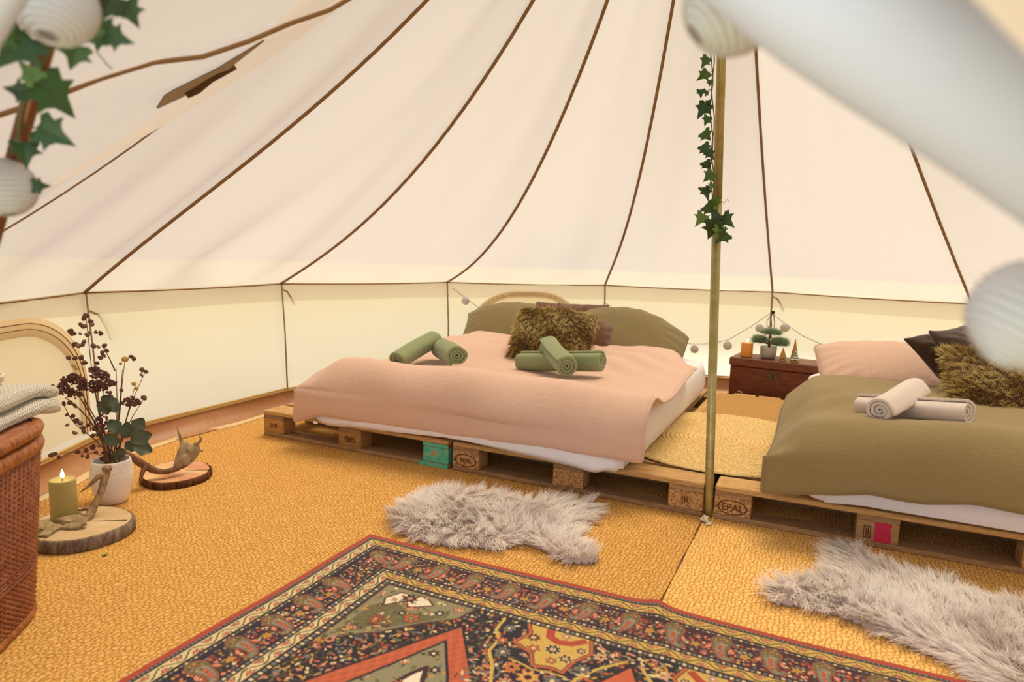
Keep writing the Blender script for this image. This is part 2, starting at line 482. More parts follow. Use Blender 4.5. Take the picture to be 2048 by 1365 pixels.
MB().grid([ringp(lambda t: rpoly(t, RB) - .085 + .5 * w2(t), lambda t: .004), ringp(lambda t: rpoly(t, RB) - .10 + w2(t), lambda t: .012), ringp(lambda t: rpoly(t, RB) - .125 + w2(t), lambda t: .002)]).build('edge_strip', M_EDGE, tr)

# floor and the ground outside
fl = MB().lathe([(2.93, -.03), (2.93, -.012)], 64, (TC[0], TC[1], 0)).build('floor', simple('groundsheet', '#8a6236', .5), loc=(TC[0], TC[1], -.02))
prop(fl, 'brown groundsheet under the coir matting', kind='structure')
gr = MB().lathe([(40, -.08), (40, -.035)], 48, (TC[0], TC[1], 0)).build('ground', simple('meadow_grass', '#757b66', .95, col2='#868771', vscale=3), loc=(TC[0], TC[1], -.05))
prop(gr, 'dry pale grass ground outside round the tent', kind='structure')

# doorway: A-frame pole legs and the rolled door flaps
M_LEG = simple('bronzed_leg', '#8a5a3a', .35, metal=.6, col2='#6e452b', vscale=30)
door = empty('door_1', (A_APEX[0], A_APEX[1], 0), label='tent doorway A-frame with rolled canvas flaps', kind='structure')
A_FR = PD(2000, 203, .43) + (PD(2000, 203, .43) - A_APEX) * 1.05
for a, b in ((A_FL, A_APEX), (A_FR, A_APEX)):
    MB().tube([a, a * .5 + b * .5, b], .0115, 12).build('pole', M_LEG, door)
RL_ = [A_APEX, PD(900, -500, .62), PD(1300, -262, .52), PD(1600, -66, .46), PD(2000, 203, .43), PD(2350, 430, .42), PD(2900, 800, .42)]
pts = polyl(RL_, 30)
rr = [.034 + .017 * min(1, f * 5) + .002 * math.sin(f * 31) for f in np.linspace(0, 1, 30)]
MB().tube(pts, rr, 24).build('rolled_flap', M_DOORC, door)
MB().tube([PD(60, -160, .60), PD(20, -70, .62), PD(-22, 5, .64), PD(-75, 100, .68), PD(-160, 240, .72)], .024, 16).build('rolled_flap', M_DOORC, door)
# ================================================================ coir mats
def coir(name, c1, c2, c3):
    """rows of short woven loops, half a loop out of step from row to row"""
    t = NT(name)
    v = t.coord('Object'); sx = t.n('ShaderNodeSeparateXYZ'); t.l(v, sx.inputs[0])
    j1 = t.math('SUBTRACT', t.noise(v, 38, 2), .5); j2 = t.math('SUBTRACT', t.noise(t.coord('Object', (1, 1, 1), (0, 0, 1)), 41, 2), .5)
    x = t.math('ADD', t.math('MULTIPLY', sx.outputs[0], 70.0), t.math('MULTIPLY', j1, 2.4)); row = t.math('FLOOR', x)
    y = t.math('ADD', t.math('ADD', t.math('MULTIPLY', sx.outputs[1], 50.0), t.math('MULTIPLY', row, .5)), t.math('MULTIPLY', j2, 2.4))
    def hump(q, p):
        f = t.math('FRACT', q); return t.math('POWER', t.math('MULTIPLY', t.math('MULTIPLY', f, t.math('SUBTRACT', 1.0, f)), 4.0), p)
    h = t.math('MULTIPLY', hump(x, .45), hump(y, .38))
    fine = t.noise(v, 300, 3); big = t.noise(v, 2.2, 3)
    h2 = t.math('ADD', t.math('MULTIPLY', h, .75), t.math('MULTIPLY', fine, .42))
    c = t.ramp(h2, [(.30, lin(c3)), (.66, lin(c1)), (1.08, lin(c2))])
    c = t.mix(t.math('MULTIPLY', big, .30), c, lin(c1))
    return t.done(t.bsdf(c, .95, 0, t.bump(h2, .75, .009), spec=.12))
M_COIR_L = coir('coir_weave_shaded', '#d69e4e', '#e8ba74', '#a06a30')  # same coir as the right mat, weaker light painted into its colours
M_COIR_R = coir('coir_weave_lit', '#f0b662', '#fbd48a', '#b87c38')  # same coir again, stronger light on the right painted into its colours
XS = 2.432                                  # where the two mats meet
def mat_outline(side):
    pts = []
    for t in np.linspace(ang(-2.0), ang(9.6), 260):
        r = rpoly(t, RB) - .118 + w2(t)
        pts.append((TC[0] + r * math.cos(t), TC[1] + r * math.sin(t)))
    front = [(TC[0] + 2.6 * math.cos(t), TC[1] + 2.6 * math.sin(t)) for t in np.linspace(ang(9.6), ang(-2.0) - 2 * math.pi, 30)]
    pts = pts + front
    sg = -1 if side == 'L' else 1
    keep = [p for p in pts if sg * (p[0] - XS) > .004]
    # order by angle round a point inside the half
    cx = XS + sg * 1.0
    keep.sort(key=lambda p: math.atan2(p[1] - 0, p[0] - cx))
    ys = [p[1] for p in pts if abs(p[0] - XS) < .1]
    y1, y0 = max(p[1] for p in keep), min(p[1] for p in keep)
    e = [(XS + sg * (.003 + .003 * math.sin(y * 37)), y) for y in np.linspace(y1 - .03, y0 + .03, 50)]
    if side == 'L':
        body = sorted(keep, key=lambda p: math.atan2(p[1], p[0] - XS) % (2 * math.pi))
        return body + e[::-1]
    body = sorted(keep, key=lambda p: math.atan2(p[1], p[0] - XS))
    return body + e
for side, mt, lab in (('L', M_COIR_L, 'ribbed golden coir mat covering the left part of the floor'), ('R', M_COIR_R, 'nubbly golden coir mat right of the dark floor seam')):
    o = MB().prism(mat_outline(side), -.0115, 0.0).build('coir_mat', mt, smooth=False, loc=(XS - .8 if side == 'L' else XS + .8, 0, -.0115))
    prop(o, lab, 'mat', 'coir mats on the tent floor')

# ================================================================ oriental rug: pattern knotted into the pile colour, pile sheen painted in with it
def rug_pattern(xs, ys, W, L):
    nx, ny = len(xs), len(ys)
    Xg, Yg = np.meshgrid(xs, ys, indexing='ij')
    col = np.zeros((nx, ny, 3))
    P = {k: np.array(lin(v)) for k, v in dict(navy='#251a26', maroon='#3f161a', red='#b04226', orange='#c65f34', gold='#c09038', cream='#dcc48c', ivory='#ecdcba',
         olive='#6b6236', dolive='#43431f', grey='#75716c', dgrey='#40342f', blue='#808080', sage='#8d8560', pink='#d08a68', dark='#1c1418', yellow='#d0aa50', brown='#5d3a20').items()}
    ex = np.minimum(Xg, W - Xg); ey = np.minimum(Yg, L - Yg)
    e = np.minimum(ex, ey); horiz = ey <= ex
    s = np.where(horiz, Xg - W / 2, Yg)
    def put(mask, c): col[mask] = P[c] if isinstance(c, str) else c
    rng = np.random.default_rng(11)
    def win(cx, cy, r):
        i0, i1 = np.searchsorted(xs, [cx - r, cx + r]); j0, j1 = np.searchsorted(ys, [cy - r, cy + r])
        return slice(i0, i1), slice(j0, j1)
    def disc(cx, cy, r, c):
        w = win(cx, cy, r); m_ = (Xg[w] - cx) ** 2 + (Yg[w] - cy) ** 2 < r * r
        col[w][m_] = P[c]
    def rosette(cx, cy, r, n, petal, edge, heart, rot=0):
        w = win(cx, cy, r * 1.25); dx, dy = Xg[w] - cx, Yg[w] - cy
        rr = np.hypot(dx, dy); a = np.arctan2(dy, dx) + rot
        out = r * (.80 + .22 * np.cos(n * a))
        cc = col[w]
        cc[rr < out + r * .17] = P[edge]; cc[rr < out] = P[petal]; cc[rr < r * .42] = P[edge]; cc[rr < r * .30] = P[heart]
    def leafp(cx, cy, l, wd, a, c, edge=None):
        w = win(cx, cy, l); dx, dy = Xg[w] - cx, Yg[w] - cy
        u = dx * math.cos(a) + dy * math.sin(a); v = -dx * math.sin(a) + dy * math.cos(a)
        q = np.abs(v) - wd * (1 - (u / l) ** 2)
        ok = np.abs(u) < l
        if edge: col[w][ok & (q < wd * .35)] = P[edge]
        col[w][ok & (q < 0)] = P[c]
    def stroke(pts, wd, c):
        pts = np.array(pts)
        for a, b in zip(pts[:-1], pts[1:]):
            mx, my = (a + b) / 2; r = np.hypot(*(b - a)) / 2 + wd
            w = win(mx, my, r); dx, dy = Xg[w] - a[0], Yg[w] - a[1]; t = b - a; q = np.clip((dx * t[0] + dy * t[1]) / (t @ t + 1e-12), 0, 1)
            col[w][np.hypot(dx - q * t[0], dy - q * t[1]) < wd] = P[c]
    def inside(poly):
        poly = np.array(poly); m_ = np.zeros(Xg.shape, bool); n = len(poly); j = n - 1
        for i in range(n):
            xi, yi = poly[i]; xj, yj = poly[j]
            if yi != yj:
                m_ ^= ((yi > Yg) != (yj > Yg)) & (Xg < (xj - xi) * (Yg - yi) / (yj - yi) + xi)
            j = i
        return m_
    # ---- field
    fx = np.abs(Xg - W / 2)
    put(e >= 0, 'dark')
    jit = 0.0165
    gx = np.arange(.28, W - .27, jit); gy = np.arange(.28, L - .27, jit)
    pal = ['pink', 'olive', 'gold', 'cream', 'red', 'brown', 'sage', 'orange', 'dgrey', 'grey', 'brown', 'maroon']
    for a in gx:
        for b in gy:
            x, y = a + rng.uniform(-.006, .006), b + rng.uniform(-.006, .006)
            leafp(x, y, rng.uniform(.006, .011), rng.uniform(.003, .0055), rng.uniform(0, 3.14), pal[rng.integers(len(pal))])
    def sym(f):
        f(lambda x: x); f(lambda x: W - x)
    cxm = W / 2
    # corner spandrels: olive ground with rosettes
    for mir in (lambda x: x, lambda x: W - x):
        sp = [(mir(x), y) for x, y in [(.285, .285), (.60, .285), (.58, .36), (.50, .43), (.42, .52), (.34, .58), (.285, .66)]]
        put(inside(sp), 'sage')
        stroke(sp + sp[:1], .004, 'brown')
        ol = [(mir(x), y) for x, y in [(.31, .42), (.36, .36), (.45, .40), (.54, .33), (.55, .37), (.45, .47), (.36, .54), (.31, .58)]]
        put(inside(ol), 'olive')
        iv = [(mir(x), y) for x, y in [(.325, .36), (.35, .31), (.44, .30), (.48, .33), (.42, .375), (.385, .35), (.345, .40)]]
        put(inside(iv), 'ivory'); stroke(iv + iv[:1], .0035, 'brown')
        for _ in range(150):
            x, y = rng.uniform(.29, .58), rng.uniform(.29, .62)
            if y < .90 - x * 1.0 and y > .285:
                if rng.random() < .35: rosette(mir(x), y, rng.uniform(.006, .010), 5, ['pink', 'red', 'gold', 'cream', 'maroon'][rng.integers(5)], ['brown', 'dolive'][rng.integers(2)], 'ivory')
                else: leafp(mir(x), y, rng.uniform(.007, .012), rng.uniform(.003, .005), rng.uniform(0, 3.1), ['olive', 'dolive', 'brown', 'gold', 'pink', 'grey'][rng.integers(6)])
        for (x, y, r, n, a, b, c) in [(.395, .328, .024, 8, 'maroon', 'olive', 'pink'), (.37, .47, .022, 8, 'red', 'dolive', 'gold'), (.46, .42, .024, 6, 'orange', 'dolive', 'sage'), (.52, .36, .018, 8, 'dark', 'sage', 'ivory'),
                                      (.33, .53, .018, 7, 'pink', 'maroon', 'gold'), (.42, .41, .015, 6, 'dark', 'olive', 'ivory'), (.56, .315, .017, 6, 'pink', 'brown', 'cream'), (.305, .62, .016, 6, 'gold', 'brown', 'red')]:
            rosette(mir(x), y, r, n, a, b, c)
        # inner ground of the chevron: sage with an ivory lobed medallion
        chev = [(mir(x), y) for x, y in [(.24, 1.06), (.33, .92), (.43, .72), (.615, .43), (.735, .60), (.83, .84), (.92, 1.2), (.24, 1.2)]]
        put(inside(chev), 'sage')
        for _ in range(420):
            x, y = rng.uniform(.28, .90), rng.uniform(.46, .98)
            t = np.array([x, y])
            leafp(mir(x), y, rng.uniform(.008, .014), rng.uniform(.003, .006), rng.uniform(0, 3.14), ['olive', 'brown', 'dolive', 'pink', 'gold', 'grey'][rng.integers(6)])
        for x, y in [(.50, .66), (.56, .60), (.61, .54), (.65, .60), (.69, .68), (.44, .78), (.73, .78)]:
            rosette(mir(x), y, .016, 6, ['pink', 'maroon', 'gold', 'orange'][int(x * 100) % 4], 'olive', 'ivory')
        lobes = [(mir(x), y) for x, y in [(.36, 1.1), (.40, .96), (.45, .90), (.47, .83), (.52, .79), (.545, .73), (.585, .695), (.605, .635), (.625, .60), (.645, .65), (.672, .70), (.68, .76), (.72, .82), (.73, .90), (.78, .98), (.8, 1.1)]]
        put(inside(lobes), 'ivory'); stroke(lobes, .007, 'maroon')
        for x, y, r in [(.60, .70, .026), (.565, .79, .030), (.64, .80, .030), (.50, .88, .032), (.60, .90, .040), (.69, .90, .032), (.46, .97, .028), (.55, .98, .03), (.66, .98, .03)]:
            rosette(mir(x), y, r, 8, ['dark', 'maroon', 'brown', 'orange'][int(x * 1000 + y * 100) % 4], ['pink', 'olive', 'gold'][int(x * 100) % 3], 'ivory')
        for x, y in [(.62, .745), (.57, .74), (.53, .83), (.60, .84), (.655, .85), (.55, .93), (.48, .92), (.65, .94), (.71, .96)]:
            leafp(mir(x), y, .02, .006, rng.uniform(0, 3.1), 'olive', 'dark')
        # plain red chevron band
        ob = [(.26, 1.02), (.355, .845), (.43, .70), (.612, .388), (.742, .575), (.845, .80), (.93, 1.1)]
        ib = [(.30, 1.1), (.405, .88), (.475, .755), (.608, .475), (.700, .62), (.79, .84), (.86, 1.1)]
        band = [(mir(x), y) for x, y in ob + ib[::-1]]
        put(inside(band), 'orange')
        bm_ = inside(band); k = .9 + .16 * np.sin(Xg * 190 + Yg * 40) * np.sin(Yg * 130); col[bm_] *= k[bm_][:, None]
        stroke([(mir(x), y) for x, y in ob], .004, 'dark'); stroke([(mir(x), y) for x, y in ib], .004, 'dark')
        # half medallion hanging from the border between chevron and centre
        g0 = .895
        vine = [(.70, .29), (.705, .36), (.735, .40), (.735, .46), (.775, .52), (.80, .58), (.86, .62), (.92, .60), (.965, .545), (.985, .47), (1.02, .40), (1.075, .335)]
        dk = [(mir(x), y) for x, y in [(.70, .285)] + vine + [(1.075, .285)]]
        put(inside(dk), 'dark')
        for _ in range(300):
            x, y = rng.uniform(.71, 1.06), rng.uniform(.29, .60)
            leafp(mir(x), y, rng.uniform(.007, .014), rng.uniform(.003, .005), rng.uniform(0, 3.14), ['olive', 'grey', 'cream', 'orange', 'pink', 'brown'][rng.integers(6)])
        stroke([(mir(x), y) for x, y in vine], .0045, 'yellow')
        gm = [(mir(x), y) for x, y in [(.775, .285), (.80, .33), (.775, .39), (.84, .42), (.865, .47), (.91, .455), (.945, .46), (.955, .40), (.985, .345), (.965, .285)]]
        put(inside(gm), 'yellow'); stroke(gm, .007, 'brown'); stroke(gm, .0035, 'orange')
        stroke([(mir(x), y) for x, y in [(.845, .288), (.855, .32), (.885, .335), (.92, .325), (.945, .30)]], .0125, 'red')
        for x, y, r, n, a, b, c in [(.815, .345, .020, 8, 'maroon', 'gold', 'cream'), (.835, .395, .018, 6, 'orange', 'olive', 'cream'), (.885, .375, .022, 8, 'dark', 'cream', 'pink'), (.93, .40, .019, 6, 'maroon', 'cream', 'gold'),
                                    (.90, .425, .015, 6, 'orange', 'olive', 'cream'), (.895, .298, .014, 6, 'pink', 'sage', 'ivory'), (.955, .345, .015, 6, 'brown', 'cream', 'pink')]:
            rosette(mir(x), y, r, n, a, b, c)
        for x, y, r, n, a, b, c in [(.735, .335, .020, 8, 'grey', 'dark', 'cream'), (.77, .45, .024, 8, 'grey', 'dark', 'cream'), (.82, .50, .022, 7, 'orange', 'gold', 'dark'), (.875, .52, .028, 8, 'yellow', 'orange', 'dark'),
                                    (.935, .505, .024, 8, 'grey', 'dark', 'cream'), (.985, .42, .022, 8, 'grey', 'dark', 'cream'), (1.01, .345, .017, 6, 'pink', 'cream', 'dark'), (.83, .565, .02, 7, 'pink', 'brown', 'cream'),
                                    (.745, .40, .016, 6, 'orange', 'brown', 'cream'), (1.045, .31, .013, 6, 'orange', 'brown', 'cream')]:
            rosette(mir(x), y, r, n, a, b, c)
        stroke([(mir(x), y) for x, y in [(.80, .47), (.84, .475), (.87, .485), (.91, .475), (.96, .475)]], .003, 'yellow')
    # red pointed motif on the centre line
    tri = [(cxm, .345), (cxm + .05, .44), (cxm + .12, .62), (cxm + .2, .9), (cxm + .13, .9), (cxm, .50), (cxm - .13, .9), (cxm - .2, .9), (cxm - .12, .62), (cxm - .05, .44)]
    put(inside(tri), 'orange'); stroke(tri + tri[:1], .004, 'dark')
    for _ in range(40):
        x, y = cxm + rng.uniform(-.09, .09), rng.uniform(.29, .345)
        leafp(x, y, .009, .004, rng.uniform(0, 3), ['pink', 'gold', 'cream', 'sage'][rng.integers(4)])
    # ---- border bands, from the outer edge inwards
    sm = lambda q: (np.floor(s / q) % 2) == 0
    put(e < .285, 'dark')
    put((e < .019), 'red')
    put((e >= .019) & (e < .032), 'dgrey'); put((e >= .021) & (e < .030) & sm(.006), 'grey')
    def guard(e0, e1):
        put((e >= e0) & (e < e1), 'brown'); put((e >= e0 + .002) & (e < e1 - .002), 'yellow')
        lt = (e >= e0 + .002) & (e < e1 - .002) & (~horiz); put(lt, 'cream')  # side guards painted paler for the sheen of the pile
        mid = (e0 + e1) / 2; amp = (e1 - e0) * .30
        ph = 2 * np.pi * s / .094
        vv = np.abs(e - mid - amp * np.sin(ph)); inb = (e >= e0 + .003) & (e < e1 - .003)
        put(inb & (vv < .0026), 'dolive')
        fr = (s / .047) % 1 - .5; sg = np.where((np.floor(s / .047) % 2) == 0, 1, -1)
        dd = np.hypot(fr * .047, (e - mid + sg * amp * .55))
        put(inb & (dd < .0095), 'brown'); put(inb & (dd < .0072), 'pink'); put(inb & (dd < .0035), 'red')
        dd = np.hypot(((s / .047 + .28) % 1 - .5) * .047, (e - mid + sg * amp * .95)); put(inb & (dd < .0042), 'olive')
        dd = np.hypot(((s / .047 - .28) % 1 - .5) * .047, (e - mid + sg * amp * .95)); put(inb & (dd < .0038), 'red')
    def checks(e0, e1):
        put((e >= e0) & (e < e1), 'dark')
        m_ = (e >= e0 + .0025) & (e < e1 - .0025)
        put(m_, 'dgrey'); put(m_ & sm(.0075), 'grey'); put(m_ & ((np.floor(s / .0075) % 4) == 0), 'cream')
    guard(.034, .074); checks(.076, .089)
    mb = (e >= .089) & (e < .206)
    put(mb & horiz, 'maroon'); put(mb & ~horiz, 'navy')  # one border ground; sheen from pile direction painted as maroon ends, navy sides
    side_pal = ['pink', 'cream', 'orange', 'olive', 'gold', 'brown', 'grey', 'red', 'blue', 'brown', 'dolive', 'sage']
    def in_main(x, y):
        q = min(x, W - x, y, L - y); return .095 < q < .200
    st = .0142
    for a in np.arange(.095, W - .09, st):
        for b in np.arange(.095, L - .09, st):
            if in_main(a, b):
                x, y = a + rng.uniform(-.005, .005), b + rng.uniform(-.005, .005)
                c = side_pal[rng.integers(len(side_pal))]; r = rng.uniform(.0034, .0060)
                disc(x, y, r + .0018, ['red', 'dark', 'brown', 'dark'][rng.integers(4)]); disc(x, y, r, c)
                if rng.random() < .35: disc(x, y, r * .4, 'ivory')
    stroke_pts = []
    def paisley(ox, oy, ux, uy, vx, vy, bend):
        # u: from head to tail across the border, v: along the border
        sp = [(.040, 0), (.033, .0), (.022, -.001), (.008, -.001), (-.008, .000), (-.022, .003), (-.034, .008), (-.043, .016), (-.046, .026), (-.041, .034), (-.034, .036)]
        rad = [.020, .0255, .0235, .0165, .0150, .0130, .0105, .0085, .0068, .0052, .0036]
        pts = []
        for (a, b), r in zip(sp, rad):
            pts.append((ox - ux * a + vx * b * bend, oy - uy * a + vy * b * bend, r))
        dense = []
        for p, q in zip(pts[:-1], pts[1:]):
            for f in (0, .33, .66): dense.append(tuple(np.array(p) * (1 - f) + np.array(q) * f))
        dense.append(pts[-1])
        for g, c in ((.0060, 'dark'), (.0042, 'red'), (.0018, 'olive')):
            for x, y, r in dense:
                if r + g > .001: disc(x, y, r + g, c)
        for x, y, r in dense[8:]: disc(x, y, max(.0015, r - .0012), 'grey')
        for x, y, r in dense[8:]: disc(x, y, max(.001, r - .0042), 'sage')
        for x, y, r in dense[9:19]: disc(x, y, .0052, 'red')
        for x, y, r in dense[10:18:3]: disc(x, y, .0026, 'pink')
        for q in range(9):
            a = q * .698; x0_, y0_, _ = dense[3]; disc(x0_ + .017 * math.cos(a), y0_ + .017 * math.sin(a), .0030, ['dolive', 'gold', 'pink'][q % 3])
        hx, hy, _ = pts[0]
        for q in range(5):
            a = q * 1.256; disc(hx + .007 * math.cos(a), hy + .007 * math.sin(a), .0026, ['red', 'gold'][q % 2])
        for q in (-1, 1):
            leafp(ox + vx * .031 * q + ux * .004, oy + vy * .031 * q + uy * .004, .013, .0055, math.atan2(uy + vy * .5 * q, ux + vx * .5 * q), 'pink', 'red')
    def star(x, y):
        w = win(x, y, .02); dx, dy = Xg[w] - x, Yg[w] - y; rr = np.hypot(dx, dy); a = np.arctan2(dy, dx)
        q = .0115 * (1 + .32 * np.cos(5 * a)); col[w][rr < q + .0025] = P['brown']; col[w][rr < q] = P['gold']; col[w][rr < .003] = P['red']
    for i in range(14):
        x = W / 2 + (i - 6.5) * .1305
        if .2 < x < W - .2:
            sgn = 1 if x < W / 2 else -1
            for yy, d in ((.147, 1), (L - .147, -1)):
                paisley(x, yy, 0, d, 1, 0, -sgn * 1.0)
                star(x + .066, yy + .012 * d)
    for i in range(12):
        y = .36 + i * .128
        if y < L - .2:
            for xx, d in ((.150, 1), (W - .150, -1)):
                paisley(xx, y, d, 0, 0, 1, 1.0); star(xx + .012 * d, y + .064)
    paisley(.150, .150, .70, .70, .70, -.70, 1.0); paisley(W - .150, .150, -.70, .70, .70, .70, 1.0)
    checks(.206, .219); guard(.221, .259); checks(.262, .281); put((e >= .281) & (e < .285), 'dark')
    # faint knot to knot colour variation of the wool itself
    col *= (1 + .16 * (rng.random((nx, ny, 1)) - .5))
    return col
RW, RL = 2.19, 1.50
rxs = np.arange(0, RW + .001, .003); rys = np.r_[np.arange(0, 1.0, .003), np.arange(1.0, RL + .001, .01)]
rcol = rug_pattern(rxs, rys, RW, RL)
RXg, RYg = np.meshgrid(rxs, rys, indexing='ij')
rz = .010 + .0016 * np.sin(RXg * 7.1 + RYg * 3) + .0016 * np.sin(RYg * 9.3 - RXg * 4) + .010 * np.exp(-((RXg - 1.08 - .35 * RYg) / .035) ** 2) * np.exp(-RYg / .22)
wav = -.010 * np.exp(-((RXg - 1.08) / .06) ** 2) * np.exp(-RYg / .08) + .004 * np.sin(RXg * 6) * np.exp(-RYg / .2)
RV = np.stack([1.35 + RXg + .004 * np.sin(RYg * 5) * np.exp(-RXg / .2), -.82 - RYg - wav, rz], -1)
na, nb_ = RXg.shape
idx = np.arange(na * nb_).reshape(na, nb_)
rf = np.stack([idx[:-1, :-1], idx[:-1, 1:], idx[1:, 1:], idx[1:, :-1]], -1).reshape(-1, 4)
rim = np.r_[idx[:, 0], idx[-1, 1:], idx[::-1, -1][1:], idx[0, ::-1][1:-1]]
Vr = RV.reshape(-1, 3); low = Vr[rim].copy(); low[:, 2] = .001
nbv = len(Vr); k_ = np.arange(len(rim)); k2 = (k_ + 1) % len(rim)
sf = np.stack([rim, rim[k2], nbv + k2, nbv + k_], -1)
t = NT('rug_wool')
at = t.n('ShaderNodeAttribute'); at.attribute_name = 'Col'
pile = t.noise(t.coord('Object'), 420, 3); knots = t.wave(t.coord('Object'), 150, 0, 0, direction='Y')
cc = t.mix(t.ramp(pile, [(.3, (.62, .62, .62)), (.7, (1.15, 1.15, 1.15))]), (0, 0, 0), at.outputs['Color'], 'MULTIPLY')
cc = t.mix(1.0, at.outputs['Color'], t.ramp(pile, [(.3, (.72, .72, .72)), (.7, (1.1, 1.1, 1.1))]), 'MULTIPLY')
M_RUG = t.done(t.bsdf(cc, .9, 0, t.bump(t.math('ADD', pile, t.math('MULTIPLY', knots, .3)), .5, .004), spec=.2, sheen=.25))
base = np.array([1.35 + RW / 2, -.82 - RL / 2, 0.0])
me = fast_mesh('oriental_rug', np.vstack([Vr, low]) - base, np.vstack([rf, sf]), M_RUG, True, np.vstack([rcol.reshape(-1, 3), rcol.reshape(-1, 3)[rim]]))
rug = link('oriental_rug', me); rug.location = base
prop(rug, 'large oriental rug with paisley border and red chevrons, lying on the coir', 'rug')
# ================================================================ euro pallets
def wood(name, c1, c2, c3, grain=1.0, rnd=.35, paint=None):
    t = NT(name)
    v = t.coord('Object', (2.2, 26, 26))
    v2 = t.coord('Object', (1.2, 9, 9))
    g = t.noise(v, 5.5, 6, .65, .6); big = t.noise(v2, 2.2, 4)
    oi = t.n('ShaderNodeObjectInfo')
    c = t.ramp(g, [(.30, lin(c3)), (.52, lin(c1)), (.75, lin(c2))])
    c = t.mix(t.math('MULTIPLY', big, .6), c, lin(c3))
    rv = t.math('ADD', t.math('MULTIPLY', oi.outputs['Random'], rnd), 1 - rnd / 2)
    cx = t.n('ShaderNodeHueSaturation'); cx.inputs['Hue'].default_value = .5; t.l(rv, cx.inputs['Value']); t.l(c, cx.inputs['Color'])
    c = cx.outputs[0]
    return t.done(t.bsdf(c, .8, 0, t.bump(g, .45 * grain, .004), spec=.25))
M_DECK = wood('deck_pine', '#d2a86c', '#e6c48c', '#9a7242')
M_RAIL = wood('weathered_rail', '#a5825a', '#bd9b72', '#75583b')
M_CHIP = None
t = NT('chip_block')
v = t.coord('Object', (1, 1, 1)); g = t.voro(v, 160, 'Color'); g2 = t.noise(v, 14, 3)
sp = t.n('ShaderNodeSeparateColor'); t.l(g, sp.inputs[0])
c = t.ramp(sp.outputs[0], [(.0, lin('#8c6339')), (.45, lin('#b98955')), (.9, lin('#d6ad78'))])
c = t.mix(t.math('MULTIPLY', g2, .5), c, lin('#8a643e'))
M_CHIP = t.done(t.bsdf(c, .85, 0, t.bump(sp.outputs[0], .35, .003), spec=.2))
M_PINEB = wood('pine_block', '#bd8d52', '#d2a468', '#8f6437')
M_BRAND = simple('burnt_brand', '#4d3018', .9)
t = NT('teal_paint')
v = t.coord('Object'); g = t.noise(v, 22, 5, .6); c = t.ramp(g, [(.36, lin('#a98d62')), (.44, lin('#5fb796')), (.62, lin('#3da588')), (.8, lin('#55bb9c'))])
M_TEAL = t.done(t.bsdf(c, .6, 0, t.bump(g, .3, .004)))
t = NT('red_painted_block')
v = t.coord('Object'); sx = t.n('ShaderNodeSeparateXYZ'); t.l(v, sx.inputs[0])
wob = t.math('ADD', sx.outputs[0], t.math('MULTIPLY', t.noise(v, 30, 4), .018))
m_ = t.math('MULTIPLY', t.math('GREATER_THAN', wob, .5275 + .070), t.math('LESS_THAN', wob, .5275 + .128))
g = t.noise(t.coord('Object', (2, 26, 26)), 5.5, 6); c = t.mix(m_, t.ramp(g, [(.3, lin('#8d6a42')), (.7, lin('#b78d5c'))]), t.mix(t.noise(v, 60, 3), lin('#b3123c'), lin('#c9284c')))
M_REDB = t.done(t.bsdf(c, .7, 0, t.bump(g, .3, .004)))

YS_D = [(0, .145), (.185, .285), (.3275, .4725), (.515, .615), (.655, .8)]
YS_B = [(0, .1), (.3275, .4725), (.7, .8)]
XS_B = [(0, .145), (.5275, .6725), (1.055, 1.2)]
_pm = {}
def pmesh(key, fn, mat):
    k = (key, mat.name)
    if k not in _pm:
        b = MB(); fn(b); _pm[k] = b.mesh(key, mat, False)
    return _pm[k]
def text_mesh(txt, size, mat, depth=.0012):
    cu = bpy.data.curves.new('mark', 'FONT'); cu.body = txt; cu.size = size; cu.align_x = 'CENTER'; cu.align_y = 'CENTER'; cu.extrude = depth; cu.resolution_u = 3
    o = bpy.data.objects.new('mark', cu); COL.objects.link(o)
    dg = bpy.context.evaluated_depsgraph_get(); me = bpy.data.meshes.new_from_object(o.evaluated_get(dg))
    bpy.data.objects.remove(o); bpy.data.curves.remove(cu)
    me.materials.clear(); me.materials.append(mat); return me
def oval(b, rx, rz, wd=.0035, n=40):
    # flat ring standing in the XZ plane
    V = []; F = []
    for i in range(n):
        a = 2 * math.pi * i / n
        for q, y in ((1, 0), (1 - wd / rz, 0)):
            V.append((rx * q * math.cos(a), 0, rz * q * math.sin(a)))
    for i in range(n):
        j = (i + 1) % n; F.append([2*i, 2*j, 2*j+1, 2*i+1])
    off = len(V); V2 = [(x, .0015, z) for x, y, z in V]; F2 = [[off + q for q in f[::-1]] for f in F]
    return b.add(V + V2, F + F2)
